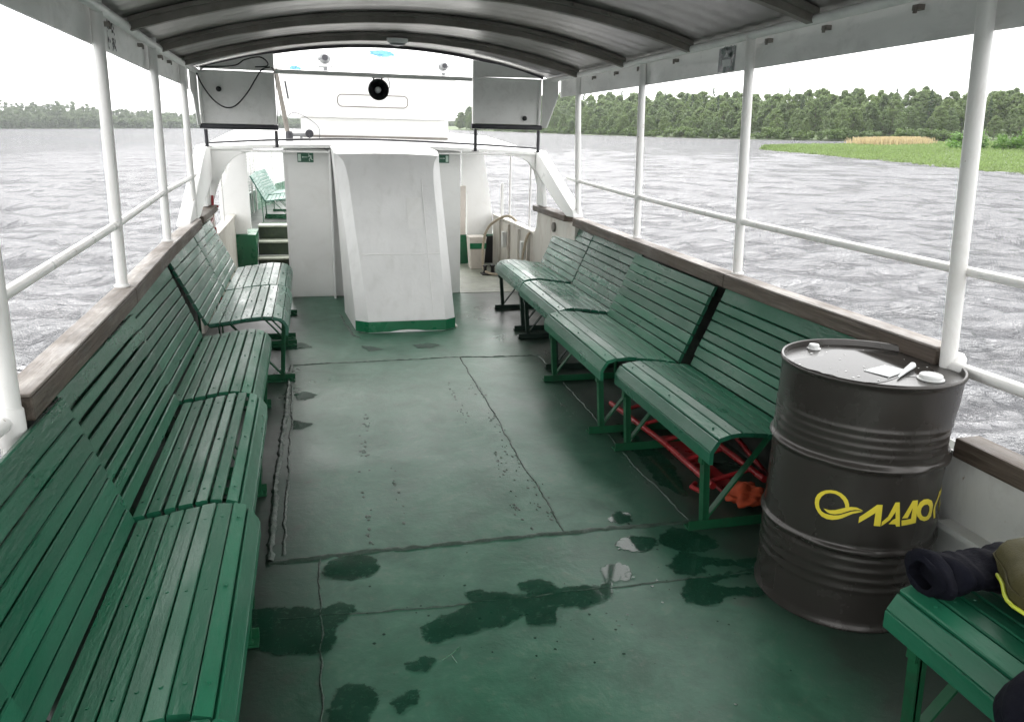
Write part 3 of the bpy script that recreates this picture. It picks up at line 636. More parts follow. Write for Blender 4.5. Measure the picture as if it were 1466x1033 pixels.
for x0, ya, yb, lb, sd, gp, us in [
    (-.190, 6.07, 7.12, 'green slatted bench on the left with rain-wet seat, farthest of its row', 11, .006, 1.06),
    (-.178, 4.96, 6.05, 'green left-hand bench second from the far end, its end frame and leg showing', 12, .006, 1.08),
    (-.268, 3.48, 4.66, 'green slatted bench on the left set back lower than the pair beyond it', 13, .007, 0.86),
    (-.236, 2.38, 3.46, 'green slatted bench on the left with wide dark gaps between its slats', 14, .012, 0.82),
    (-.208, 1.40, 2.36, 'large green slatted bench in the left foreground with closely set slats', 15, .004, 0.82),
    (-.165, .32, 1.385, 'green slatted bench at the bottom left edge, only its front corner showing', 16, .006, 0.82)]:
    bench('slatted_bench', (x0, (ya + yb) / 2, 0), PI, yb - ya, lb, GL, sd, (M['bench_wet'], M['bench_metal']) if sd < 13 else None, gp, us=us)

# ------------------------------------------------------------------ drum
DX, DY, DR = 1.834, 2.1545, .290
def dent(t, z):
    """dents: (angle, height, angular half width, height half width, depth)"""
    d = 0
    for a, zz, wa, wz, dp in ((-1.15, .52, .35, .05, .010), (-.75, .66, .35, .09, .016), (-1.0, .28, .4, .05, .008), (-2.2, .285, .3, .03, .004), (2.86, .70, .2, .05, .010), (-1.9, .50, .4, .06, .003), (-.6, .48, .3, .06, .012), (-1.35, .575, .16, .035, .010), (-2.6, .60, .12, .03, .008), (-1.7, .30, .10, .03, .007), (-2.75, .28, .2, .03, .008), (-1.0, .43, .25, .03, .007)):
        da = (t - a + PI) % (2 * PI) - PI; d -= dp * math.exp(-(da / wa) ** 2 - ((z - zz) / wz) ** 2)
    return d
drum = thing('oil_drum', 'dark brown steel oil drum with yellow lettering on the green deck', 'drum', (DX, DY, 0))
prof = [(DR - .006, 0), (DR + .002, .002), (DR + .003, .010), (DR - .003, .016), (DR - .003, .04)]
def hoops(z):
    r = DR - .003
    for zz, h, w in ((.297, .0135, .011), (.592, .0135, .011)): r += h * math.exp(-((z - zz) / w) ** 2)
    for zz in (.635, .663, .690, .717, .262, .226, .190, .155): r += .0030 * math.exp(-((z - zz) / .0075) ** 2)
    return r
prof += [(hoops(z), z) for z in np.arange(.05, .845, .006)] + [(DR - .003, .85), (DR - .002, .862), (DR + .004, .866), (DR + .005, .874), (DR, .880), (DR - .006, .878), (DR - .008, .868), (DR - .010, .858), (DR - .03, .857), (.2, .8575), (.02, .858)]
mb = MB(); mb.lathe(prof, 128, fn=lambda t, z: dent(t, z) if .05 < z < .84 else 0); mb.build('shell', M['drum'], drum, True, angle=60)
for x, y, r, lb in ((1.776, 2.390, .019, 'small'), (1.930, 1.985, .036, 'large')):
    mb = MB(); mb.lathe([(r + .006, .8585), (r + .006, .862), (r, .864), (r, .872), (r * .9, .876), (r * .5, .877)], 28, (x - DX, y - DY, 0)); mb.build('bung_cap', M['plastic_white'], drum, True, angle=50)
# yellow lettering wrapped on the shell
LOGO = {"ring": [[-2.2989, 0.4496], [-2.3056, 0.4593], [-2.3312, 0.4723], [-2.3749, 0.4839], [-2.4271, 0.4889], [-2.4828, 0.4869], [-2.5314, 0.4792], [-2.5668, 0.4661], [-2.5839, 0.451], [-2.5837, 0.4376], [-2.5719, 0.4254], [-2.5431, 0.415], [-2.5059, 0.4111], [-2.4594, 0.4107], [-2.4037, 0.4129], [-2.3504, 0.4182], [-2.2896, 0.4291], [-2.2296, 0.4401], [-2.1677, 0.4459], [-2.1092, 0.4471], [-2.1648, 0.4396], [-2.2154, 0.4328], [-2.2645, 0.4218], [-2.3137, 0.4102], [-2.3649, 0.4014], [-2.4183, 0.3954], [-2.4744, 0.3931], [-2.5346, 0.3966], [-2.5815, 0.407], [-2.6161, 0.4206], [-2.6322, 0.4361], [-2.6341, 0.4532], [-2.6165, 0.4686], [-2.5802, 0.4819], [-2.5315, 0.4921], [-2.4765, 0.498], [-2.421, 0.4999], [-2.3639, 0.496], [-2.3163, 0.4874], [-2.2839, 0.4759], [-2.2646, 0.4622], [-2.2608, 0.4538]], "wave": [[-2.5273, 0.427], [-2.4956, 0.4267], [-2.4557, 0.4275], [-2.4014, 0.4325], [-2.3496, 0.4407], [-2.2886, 0.4507], [-2.2371, 0.4562], [-2.1838, 0.4573], [-2.1445, 0.4535], [-2.1101, 0.449], [-2.1534, 0.4497], [-2.2008, 0.4476], [-2.2418, 0.4431], [-2.2917, 0.4339], [-2.3421, 0.4242], [-2.3947, 0.4179], [-2.4443, 0.4152], [-2.4859, 0.4181]], "l1": [[-2.1405, 0.404], [-2.1422, 0.4258], [-1.9749, 0.4756], [-1.9168, 0.4763], [-1.9055, 0.4009], [-1.9781, 0.4013], [-1.9811, 0.4467]], "a1": [[-1.897, 0.4018], [-1.897, 0.4169], [-1.8391, 0.4365], [-1.7792, 0.486], [-1.7294, 0.4865], [-1.6832, 0.4015], [-1.7266, 0.4012], [-1.7413, 0.4096], [-1.819, 0.4103], [-1.7804, 0.4255], [-1.7495, 0.43], [-1.7607, 0.4536], [-1.8098, 0.4254]], "d1": [[-1.6724, 0.4292], [-1.5666, 0.4895], [-1.4914, 0.4883], [-1.476, 0.408], [-1.6626, 0.403], [-1.6746, 0.4225], [-1.5543, 0.4255], [-1.5537, 0.463], [-1.6011, 0.4299]],
        "g1": [[-1.1165, 0.3976], [-1.1335, 0.4254], [-1.1231, 0.4512], [-1.03, 0.486], [-0.8715, 0.487], [-0.851, 0.466], [-1.0102, 0.464], [-1.0593, 0.43], [-1.06, 0.395]],
        "a2": [[-.90, .400], [-.90, .416], [-.845, .436], [-.785, .486], [-.735, .4865], [-.690, .4015], [-.733, .4012], [-.748, .4096], [-.825, .4103], [-.786, .4255], [-.755, .43], [-.766, .4536], [-.815, .4254]]}
O_OUT = [[-1.4921, 0.4494], [-1.4851, 0.466], [-1.4576, 0.4798], [-1.3988, 0.4862], [-1.3168, 0.4832], [-1.2345, 0.4718], [-1.1846, 0.4527], [-1.1661, 0.4302], [-1.1888, 0.4129], [-1.258, 0.4051], [-1.3369, 0.4062], [-1.4141, 0.4155], [-1.4695, 0.4315]]
O_IN = [[-1.4229, 0.4462], [-1.4187, 0.4576], [-1.4005, 0.463], [-1.3729, 0.466], [-1.3175, 0.4645], [-1.2739, 0.4539], [-1.2567, 0.4375], [-1.2773, 0.4238], [-1.3, .421], [-1.3265, 0.4207], [-1.36, .424], [-1.3818, 0.4269], [-1.4097, 0.436]]
def wrap(poly_faces):
    """flat (angle, height) faces -> a thin raised print on the drum shell"""
    bm = bmesh.new()
    for f in poly_faces:
        try: bm.faces.new([bm.verts.new((a * DR, z, 0)) for a, z in f])
        except ValueError: pass
    bmesh.ops.remove_doubles(bm, verts=bm.verts[:], dist=1e-5)
    bmesh.ops.triangulate(bm, faces=bm.faces[:])
    for _ in range(3):
        es = [e for e in bm.edges if e.calc_length() > .012]
        if es: bmesh.ops.subdivide_edges(bm, edges=es, cuts=1); bmesh.ops.triangulate(bm, faces=bm.faces[:])
    vs = []
    for v in bm.verts:
        a, z = v.co.x / DR, v.co.y; r = hoops(z) + dent(a, z) + .0012; vs.append((r * math.cos(a), r * math.sin(a), z))
    bm.verts.index_update(); fs = [tuple(v.index for v in f.verts) for f in bm.faces]; bm.free()
    return vs, fs
def tess(poly): 
    vs = [Vector((a, z, 0)) for a, z in poly]; return [[poly[i] for i in t] for t in geometry.tessellate_polygon([vs])]
for key, nm in (('ring', 'ring_emblem'), ('wave', 'wave_emblem'), ('l1', 'letter'), ('a1', 'letter'), ('d1', 'letter'), ('o', 'letter'), ('g1', 'letter'), ('a2', 'letter')):
    if key == 'o': fl = [[O_OUT[i], O_OUT[(i + 1) % 13], O_IN[(i + 1) % 13], O_IN[i]] for i in range(13)]
    else: fl = tess(LOGO[key])
    vs, fs = wrap(fl); mb = MB(); mb.add(vs, fs); mb.build(nm, M['yellow'], drum)
# things lying on the drum lid
mb = MB(); zt = .8592
pts = [(1.771, 2.107), (1.885, 2.145), (1.925, 2.075), (1.802, 2.022)]
mb.add([(x, y, zt + .0012 * (i % 2)) for i, (x, y) in enumerate(pts)] + [(x, y, zt + .002 + .0012 * (i % 2)) for i, (x, y) in enumerate(pts)], [(0, 1, 2, 3), (4, 5, 6, 7), (0, 1, 5, 4), (1, 2, 6, 5), (2, 3, 7, 6), (3, 0, 4, 7)])
tag(mb.build('paper_sheet', M['paper']), 'small wet sheet of white paper on the drum lid', 'paper')
mb = MB(); mb.tube([(1.822, 2.006, .864), (1.89, 2.055, .868), (1.957, 2.099, .871)], [.003, .008, .011], 14)
tag(mb.build('paper_cone', M['paper'], None, True), 'thin rolled white paper cone lying across the sheet on the drum lid', 'paper roll')
mb = MB(); rr = random.Random(5)
ring = []
for k in range(60):
    a = 2 * PI * k / 60; r = .20 + .035 * math.sin(a * 2 + 1) + .022 * math.sin(a * 5) + rr.gauss(0, .003); ring.append((DX + .01 + r * math.cos(a) * 1.1, DY + .02 + r * math.sin(a), .8588))
vs = [Vector(p) for p in ring]; mb.add(vs, [tuple(t) for t in geometry.tessellate_polygon([vs])]); struct(mb.build('rainwater_film', M['drum_wet']))
mb = MB()
for _ in range(26):
    a, r = rr.uniform(0, 2 * PI), .27 * math.sqrt(rr.random()); x, y = DX + r * math.cos(a), DY + r * math.sin(a); q = rr.uniform(.002, .006)
    mb.add([(x + q * math.cos(k * 1.2 + a), y + q * rr.uniform(.4, 1) * math.sin(k * 1.2 + a), .8598 + rr.uniform(0, .001)) for k in range(5)], [(0, 1, 2, 3, 4)])
mb.build('grit', M['plastic_white'], drum).location = (-DX, -DY, 0)

# ------------------------------------------------------------------ gear under the right bench
t = thing('red_ladder', 'red steel ladder stowed on the deck under the right bench', 'ladder', (1.78, 3.4, 0))
def T(p): return (p[0] - 1.78, p[1] - 3.4, p[2])
mb = MB(); mb.tube([T((1.70, 4.12, .05)), T((1.72, 3.4, .075)), T((1.70, 2.86, .09))], .016, 10); mb.build('side_rail', M['red'], t, True)
mb = MB(); mb.tube([T((1.93, 4.05, .12)), T((1.93, 3.4, .12)), T((1.92, 2.80, .13))], .016, 10); mb.build('side_rail', M['red'], t, True)
for y in (3.95, 3.7, 3.45, 3.2, 2.95):
    mb = MB(); mb.tube([T((1.712, y, .066)), T((1.93, y - .02, .122))], .011, 8); mb.build('rung', M['red'], t, True)
mb = MB(); mb.tube([T((1.70, 3.86, .07)), T((1.695, 3.88, .17))], .017, 10); mb.build('peg', M['red'], t, True)
mb = MB(); mb.tube([T((1.685, 2.93, .03)), T((1.665, 2.99, .028)), T((1.70, 3.02, .03))], .012, 8); mb.build('hook', M['red'], t, True)
mb = MB(); mb.box(T((1.78, 2.86, .02)), T((1.88, 3.6, .035))); mb.build('tread_plate', M['red'], t, bevel=.004)
mb = MB(); mb.tube([(2.02, 3.95, .10), (2.0, 3.3, .20), (1.99, 2.72, .06)], .013, 10)
tag(mb.build('boat_hook', M['red'], None, True), 'thin red pole lying behind the red ladder under the right bench', 'pole')
def blob(name, c, size, mat, seed, amp=.18, freq=5, sub=4, flat=None):
    bm = bmesh.new(); bmesh.ops.create_icosphere(bm, subdivisions=sub, radius=1)
    rr = random.Random(seed); ph = [(rr.uniform(-1, 1), rr.uniform(-1, 1), rr.uniform(-1, 1), rr.uniform(0, 6)) for _ in range(7)]
    for v in bm.verts:
        d = v.co.normalized(); s = 1 + amp * sum(math.sin(freq * (a * d.x + b * d.y + c_ * d.z) * (1 + .4 * i) + p) / (1 + i * .5) for i, (a, b, c_, p) in enumerate(ph)) / 2
        v.co = Vector((d.x * s * size[0], d.y * s * size[1], max(d.z * s, -.8 if flat is None else flat) * size[2]))
    me = bpy.data.meshes.new(name); bm.to_mesh(me); bm.free(); me.materials.append(mat)
    me.polygons.foreach_set('use_smooth', [True] * len(me.polygons))
    o = bpy.data.objects.new(name, me); C.objects.link(o); o.location = c; return o
tag(blob('life_jacket', (1.84, 2.81, .056), (.08, .075, .05), M['orange'], 4, .35, 6), 'crumpled orange life jacket under the near end of the right bench', 'life jacket')

# jacket, bag and knee lump on the near right bench
def padded_sleeve():
    mb = MB(); vs = []; fs = []; path = smooth_pts([(1.495, 1.450, .516), (1.58, 1.448, .511), (1.70, 1.440, .514), (1.84, 1.43, .520), (1.99, 1.40, .52)], 10); n = 28; rr = random.Random(8); k = len(path)
    rows = []
    for inner in (0, 1):
        seq = path if not inner else path[:6][::-1]
        for i, p in enumerate(seq):
            ii = i if not inner else 5 - i
            d = (path[min(ii + 1, k - 1)] - path[max(ii - 1, 0)]).normalized(); a = Vector((0, 0, 1)); b = d.cross(a).normalized(); a = b.cross(d)
            ring = []
            for j in range(n):
                th = 2 * PI * j / n
                quilt = .010 * abs(math.sin(ii * .42)) ** .6 + .005 * math.sin(3 * th + ii * .5) + rr.uniform(-.0015, .0015)
                r = (.054 + quilt + .008 * ii / k) if not inner else .038 + .003 * math.sin(4 * th)
                r *= 1 - .13 * math.exp(-(((ii % 5) - 2) / .55) ** 2) * (not inner); sq = .74 + .10 * math.sin(ii * .21 + 1); q = p + (a * math.sin(th) * r * sq + b * math.cos(th + .12 * math.sin(ii * .4)) * r * 1.2); q.z = max(q.z, .4685 if not inner else .48); ring.append(q)
            rows.append(ring)
    # order: inner (deep -> mouth), outer (mouth -> far)
    rows = rows[k:] + rows[:k]
    for r_ in rows: vs += r_
    for i in range(len(rows) - 1):
        for j in range(n): fs.append((i * n + j, i * n + (j + 1) % n, (i + 1) * n + (j + 1) % n, (i + 1) * n + j))
    fs += [tuple(range(n)), tuple(range((len(rows) - 1) * n, len(rows) * n))]
    mb.add(vs, fs); return mb
t = thing('padded_jacket', 'black padded jacket rolled up on the near right bench by the drum', 'jacket', (0, 0, 0))
o = padded_sleeve().build('sleeve', M['navy'], t, True, angle=70)
o = blob('body', (1.95, 1.405, .535), (.17, .07, .09), M['navy'], 9, .22, 5); o.parent = t
def rounded_bag():
    t = thing('bag', 'olive green cloth bag with a lime zip on the near right bench', 'bag', (1.875, 1.215, .470), math.radians(-24))
    bm = bmesh.new(); bmesh.ops.create_cube(bm, size=1); bmesh.ops.subdivide_edges(bm, edges=bm.edges[:], cuts=7, use_grid_fill=True)
    for v in bm.verts:
        x, y, z = v.co * 2; p = 3.6; r = (abs(x) ** p + abs(y) ** p + abs(z) ** p) ** (1 / p); m_ = max(abs(x), abs(y), abs(z)); s = m_ / r if r else 1
        x, y, z = x * s, y * s, z * s
        zz = z * (.068 + .020 * (x + 1) / 2 + .018 * (1 - x * x) * (1 - y * y)) ; v.co = (x * .27 + .012 * math.sin(5 * y), y * .175, zz + .088)
    me = bpy.data.meshes.new('body'); bm.to_mesh(me); bm.free(); me.materials.append(M['olive']); me.polygons.foreach_set('use_smooth', [True] * len(me.polygons))
    o = bpy.data.objects.new('body', me); C.objects.link(o); o.parent = t
    pts = []
    for k in range(49):
        a = 2 * PI * k / 48; c, s = math.cos(a), math.sin(a); p = 3.6; r = (abs(c) ** p + abs(s) ** p) ** (-1 / p)
        x, y = c * r, s * r; pts.append((x * .273 * 1.0 + .012 * math.sin(5 * y), y * .178, .062))
    mb = MB(); mb.tube(pts, .0052, 8, False); mb.build('zip', M['lime'], t, True)
    mb = MB(); mb.tube([(p[0] * 1.0, p[1] * 1.0, p[2] + .034) for p in pts], .0022, 6, False); mb.build('piping', M['olive'], t, True)
rounded_bag()
tag(blob('knee_lump', (1.47, .99, .45), (.145, .13, .11), M['navy'], 21, .10, 3), 'dark navy lump standing for the knee of a seated person in the lower right corner', 'knee_lump')  # rounded cloth lump built in place of a seated person's knee
tag(blob('pouch', (1.70, 1.245, .497), (.05, .05, .036), M['black'], 23, .15, 4), 'small black pouch on the bench beside the olive bag', 'pouch')

# lifebuoy hung outside the left bulwark
mb = MB(); R0, r0 = .30, .05
mb.cur = 0
for i in range(48):
    mb.cur = 1 if (i // 6) % 2 else 0
    a0, a1 = 2 * PI * i / 48, 2 * PI * (i + 1) / 48; vs = []
    for a in (a0, a1):
        for j in range(12):
            b = 2 * PI * j / 12; vs.append((r0 * math.sin(b) * .8, (R0 + r0 * math.cos(b)) * math.cos(a), (R0 + r0 * math.cos(b)) * math.sin(a)))
    mb.add(vs, [(j, (j + 1) % 12, 12 + (j + 1) % 12, 12 + j) for j in range(12)])
o = mb.build('lifebuoy', [M['red'], M['white']], None, True); o.location = (-.93, 1.95, .50)
tag(o, 'red and white lifebuoy hung outboard at the left edge below the rail', 'lifebuoy')

# ------------------------------------------------------------------ engine casing in the middle of the deck
t = thing('engine_casing', 'sloping white painted casing with a green foot in front of the deckhouse', 'casing', (.72, 6.3, 0)); o_ = Vector(t.location)
lev = [(.0, 6.262, .312, .412, 1.048, 1.140), (.10, 6.272, .310, .410, 1.048, 1.140), (.30, 6.40, .300, .394, 1.052, 1.139), (.55, 6.555, .284, .374, 1.056, 1.138), (.80, 6.715, .266, .352, 1.058, 1.136), (1.0, 6.84, .250, .336, 1.058, 1.134), (1.18, 6.945, .234, .322, 1.056, 1.132), (1.28, 7.0, .222, .306, 1.062, 1.132), (1.345, 7.035, .212, .285, 1.078, 1.132), (1.40, 7.075, .206, .235, 1.112, 1.132), (1.432, 7.15, .202, .212, 1.122, 1.130), (1.448, 7.38, .200, .208, 1.124, 1.130), (1.462, 7.78, .198, .205, 1.126, 1.130)]
mb = MB(); vs = []; fs = []
nx = 9
for (z, yf, xl, cl, cr, xr) in lev:
    dch = min(.075, abs(cl - xl) * .9 + .01); row = [(xl - .0, 7.83, z), (xl * .5 + .19 * .5, (7.83 + yf + dch) / 2, z), (xl, yf + dch, z)]
    row += [(cl + (cr - cl) * i / (nx - 1), yf - .006 * math.sin(PI * i / (nx - 1)), z + (.012 * math.sin(PI * i / (nx - 1)) if z > 1.3 else 0)) for i in range(nx)]
    row += [(xr, yf + dch, z), (xr, 7.83, z)]
    vs += [Vector(p) - o_ for p in row]
k = len(row)
for i in range(len(lev) - 1):
    for j in range(k - 1): fs.append((i * k + j, i * k + j + 1, (i + 1) * k + j + 1, (i + 1) * k + j))
fs.append(tuple(range((len(lev) - 1) * k, len(lev) * k)))
mb.add(vs, fs)
def casing_mat():
    m, n, l, p = new_mat('thick_white_casing_paint')
    v = coords(n, l, (1, 1, 1), False); v2 = coords(n, l, (5, 5, .35), False)
    f = noise(n, l, v, 3, 5); f2 = noise(n, l, v2, 2.2, 5, .6); f3 = noise(n, l, v, 9, 5, .6, 1.2)
    col = ramp(n, l, f, [(.3, (.74, .74, .73)), (.7, (.82, .82, .81))]); col = mix(n, l, ramp(n, l, f2, [(.52, 0.), (.75, .28)]), col, (.50, .50, .46))
    l.new(col, p.inputs['Base Color']); p.inputs['Roughness'].default_value = .34
    nb = bump(n, l, f2, .10, .01); l.new(bump(n, l, f3, .38, .012, nb), p.inputs['Normal']); return m
mb.build('casing', casing_mat(), t, True, angle=22)
mb = MB(); g = .004; ring = [(.312 - g, 7.0), (.312 - g, 6.335), (.412 - g, 6.262 - g), (1.048 + g, 6.262 - g), (1.140 + g, 6.335), (1.140 + g, 7.0)]
vs = [Vector((x, y, z)) - o_ for z in (.004, .093) for x, y in ring]
mb.add(vs, [(i, i + 1, 6 + i + 1, 6 + i) for i in range(5)]); mb.build('kick_band', M['kick'], t)
zl_, yl_ = [q[0] for q in lev], [q[1] for q in lev]
def cface(x, z, e): return Vector((x, interp(z, zl_, yl_) - .0065 - e, z)) - o_
def cstrip(pts, w, e, name):
    mb = MB(); vs, fs = [], []
    for i, (x, z) in enumerate(pts):
        vert = abs(pts[-1][1] - pts[0][1]) > abs(pts[-1][0] - pts[0][0]); dx, dz = (w / 2, 0) if vert else (0, w / 2)
        vs += [cface(x - dx, z - dz, 0), cface(x, z, e), cface(x + dx, z + dz, 0)]
    for i in range(len(pts) - 1): fs += [(3 * i, 3 * i + 1, 3 * i + 4, 3 * i + 3), (3 * i + 1, 3 * i + 2, 3 * i + 5, 3 * i + 4)]
    mb.add(vs, fs); return mb.build(name, M['white'], t, True)
rr = random.Random(2)
cstrip([(.39 + .66 * i / 40, .60 + rr.uniform(-.002, .002)) for i in range(41)], .012, .0035, 'weld_seam')
cstrip([(.95 + rr.uniform(-.0015, .0015), .12 + 1.08 * i / 50) for i in range(51)], .010, .0028, 'weld_seam')
mb = MB(); k = 9; vs = []
for i in range(k):
    z = .80 + .25 * i / (k - 1); vs += [cface(.80, z, .0035), cface(.93, z, .0035), cface(.80, z, -.002), cface(.93, z, -.002)]
fs = []
for i in range(k - 1): fs += [(4 * i, 4 * i + 1, 4 * i + 5, 4 * i + 4), (4 * i, 4 * i + 4, 4 * i + 6, 4 * i + 2), (4 * i + 1, 4 * i + 3, 4 * i + 7, 4 * i + 5)]
fs += [(0, 2, 3, 1), (4 * k - 4, 4 * k - 3, 4 * k - 1, 4 * k - 2)]
mb.add(vs, fs); mb.build('patch_plate', M['white'], t)
mb = MB(); mb.box(Vector((1.142, 6.32, .0)) - o_, Vector((1.165, 6.50, .02)) - o_); mb.build('foot_plate', M['rust'], t, bevel=.01)

# ------------------------------------------------------------------ deckhouse, passages and foredeck
dh = thing('deckhouse', 'white deckhouse with open passages on both sides at the end of the aft deck', 'deckhouse', (.62, 7.8, 0)); DO = Vector(dh.location)
def DB(mb, lo, hi): mb.box(Vector(lo) - DO, Vector(hi) - DO)
mb = MB(); DB(mb, (-.232, 7.82, .0), (1.462, 9.63, 1.425)); mb.build('centre_block', M['white'], dh, bevel=.008)
mb = MB(); DB(mb, (-.237, 7.813, .0), (-.214, 7.819, 1.41)); DB(mb, (.178, 7.70, 0), (.196, 7.819, 1.42)); mb.build('edge_strip', M['white'], dh)
def loft(rows, name, mat, parent, off, th=.02):
    mb = MB(); vs = []; fs = []; k = len(rows[0])
    for r_ in rows:
        for p in r_: vs.append(Vector(p) - off)
    for i in range(len(rows) - 1):
        for j in range(k - 1): fs.append((i * k + j, i * k + j + 1, (i + 1) * k + j + 1, (i + 1) * k + j))
    b = len(vs); vs += [v - Vector((0, 0, th)) for v in vs]; fs += [tuple(b + i for i in f)[::-1] for f in fs]
    m_ = len(rows)
    edge = [j for j in range(k)] + [i * k + k - 1 for i in range(1, m_)] + [(m_ - 1) * k + j for j in range(k - 2, -1, -1)] + [i * k for i in range(m_ - 2, 0, -1)]
    for a, c in zip(edge, edge[1:] + edge[:1]): fs.append((a, c, b + c, b + a))
    mb.add(vs, fs); return mb.build(name, mat, parent, True, angle=35)
def camber(y, xl, xr, ze, zc, n=13):
    return [(xl + (xr - xl) * i / (n - 1), y, ze + (zc - ze) * (1 - (2 * i / (n - 1) - 1) ** 2)) for i in range(n)]
loft([camber(7.68, -.93, 2.24, 1.436, 1.470), camber(8.2, -.94, 2.24, 1.455, 1.505), camber(8.9, -.90, 2.21, 1.505, 1.545), camber(9.72, -.82, 2.12, 1.575, 1.615)], 'roof', M['white'], dh, DO, .03)
mb = MB(); DB(mb, (-.60, 7.685, 1.390), (.19, 7.74, 1.408)); DB(mb, (1.14, 7.685, 1.396), (1.98, 7.74, 1.412)); mb.build('header', M['fascia'], dh, bevel=.006)
mb = MB(); mb.tube(smooth_pts([Vector(p) - DO for p in ((-.90, 7.72, 1.462), (-.25, 7.72, 1.502), (.55, 7.72, 1.522), (1.50, 7.72, 1.500), (2.21, 7.72, 1.470))]), .010, 8); mb.build('coaming_pipe', M['dark_steel'], dh, True)
# curved wings running down from the roof to the bulwarks
WR = [(6.46, .915), (6.50, .975), (7.00, 1.177), (7.45, 1.36), (7.66, 1.448), (8.6, 1.46), (8.6, 1.40), (8.18, 1.360), (7.77, 1.285), (7.26, 1.09), (6.98, .99), (6.66, .905)]
WL = [(6.02, .905), (6.60, 1.12), (7.05, 1.31), (7.30, 1.41), (7.45, 1.445), (8.6, 1.46), (8.6, 1.33), (8.3, 1.27), (7.7, 1.15), (7.05, 1.01), (6.66, .905)]
for poly, x0, x1, xs in ((WR, 2.205, 2.300, (2.285, 2.29)), (WL, -.955, -.862, (-.95, -.955))):
    mb = MB(); mb.prism([(a - DO.y, b - DO.z) for a, b in poly], x0 - DO.x, x1 - DO.x, 'x'); mb.build('side_wing', M['white'], dh, bevel=.012)
for poly in ([(-.93, .84), (-.90, .84), (-.87, .95), (-.837, 1.051), (-.79, 1.165), (-.742, 1.255), (-.68, 1.325), (-.611, 1.368), (-.50, 1.392), (-.50, 1.444), (-.93, 1.434)], [(1.90, 1.395), (1.97, 1.395), (2.06, 1.375), (2.14, 1.325), (2.20, 1.25), (2.205, 1.434), (1.90, 1.446)]):
    mb = MB(); mb.prism([(a - DO.x, b - DO.z) for a, b in poly], 7.70 - DO.y, 7.728 - DO.y); mb.build('portal_corner', M['white'], dh, bevel=.006)
for x0, x1 in ((2.215, 2.26), (-.935, -.89)):
    mb = MB(); mb.prism([(a - DO.y, b - DO.z) for a, b in [(7.42, .92), (7.66, .92), (7.66, 1.10), (7.80, 1.24), (8.12, 1.345), (7.76, 1.275), (7.52, 1.15), (7.45, 1.02)]], x0 - DO.x, x1 - DO.x, 'x'); mb.build('pillar', M['white_old'], dh, bevel=.008)
    mb = MB(); mb.prism([(a - DO.y, b - DO.z) for a, b in [(6.44, 0), (9.63, 0), (9.63, .64), (9.2, .60), (8.7, .615), (7.75, .615), (7.66, .70), (7.62, .855), (6.44, .855)]], x0 + .005 - DO.x, x1 + .015 - DO.x, 'x'); mb.build('passage_bulwark', M['rust'], dh, bevel=.006)
    mb = MB(); mb.box(Vector((x0 - .03, 6.66, .857)) - DO, Vector((x1 + .05, 7.70, RAILZ - .006)) - DO); mb.build('wooden_cap', M['wood'], dh, bevel=.01)
    mb = MB(); mb.box(Vector((x0 - .012, 7.78, .617)) - DO, Vector((x1 + .035, 9.60, .640)) - DO); mb.build('steel_cap', M['rust'], dh, bevel=.006)
    for yy in (7.98, 8.85):
        mb = MB(); mb.tube([Vector(((x0 + x1) / 2, yy, .638)) - DO, Vector(((x0 + x1) / 2, yy, 1.41)) - DO], .010, 8); mb.build('stanchion', M['white_tube'], dh, True)
# vertical stiffeners and brackets on the passage bulwark
for y, w in ((7.9, .02), (8.3, .014), (8.75, .02), (9.2, .014)):
    mb = MB(); DB(mb, (2.19, y - w, .02), (2.219, y + w, .60)); mb.build('stiffener', M['rust'], dh, bevel=.004)
for y in (8.05, 8.9):
    mb = MB(); DB(mb, (2.16, y - .05, .32), (2.205, y + .03, .50)); DB(mb, (2.15, y - .055, .47), (2.204, y - .04, .485)); mb.build('bracket', M['white_old'], dh, bevel=.006)
mb = MB(); mb.lathe([(.045, -.01), (.045, .01), (.035, .014)], 20, Vector((2.208, 7.02, .768)) - DO, mat=Matrix.Rotation(-PI / 2, 4, 'Y')); o = mb.build('scupper_cover', M['rib'], dh, True)
# forward bulkheads of the passages
mb = MB(); mb.prism([(a - DO.x, b - DO.z) for a, b in [(-1.04, .402), (-.745, .402), (-.745, .46), (-.70, .46), (-.70, 1.57), (-.80, 1.57), (-.86, 1.30), (-1.03, .80)]], 9.64 - DO.y, 9.70 - DO.y); mb.build('forward_bulkhead', M['white'], dh, bevel=.004)
mb = MB(); DB(mb, (-1.06, 9.60, 0), (-.652, 10.2, .400)); mb.build('green_base', M['green_wall'], dh, bevel=.006)
mb = MB(); mb.prism([(a - DO.x, b - DO.z) for a, b in [(1.885, .375), (2.215, .375), (2.225, .50), (2.165, .93), (2.095, 1.35), (2.07, 1.57), (1.82, 1.57), (1.82, .9), (1.885, .9)]], 9.64 - DO.y, 9.70 - DO.y); mb.build('forward_bulkhead', M['white'], dh, bevel=.004)
mb = MB(); DB(mb, (1.70, 9.66, 0), (1.90, 10.2, .372)); DB(mb, (1.90, 9.75, 0), (2.25, 9.80, .372)); mb.build('green_base', M['green_wall'], dh, bevel=.006)
mb = MB(); DB(mb, (2.05, 9.62, .01), (2.22, 9.64, .36)); mb.build('recess_shade_plate', M['black'], dh)  # flat black plate, its colour standing for the shade of a recess
mb = MB(); DB(mb, (1.79, 9.58, .38), (1.86, 9.60, .98)); 
mb.build('latch_board', M['bin'], dh, bevel=.004)
mb = MB(); mb.box(Vector((2.17, 9.0, .64)) - DO, Vector((2.20, 9.03, 1.05)) - DO); mb.build('bulkhead_edge', M['white'], dh, bevel=.006)
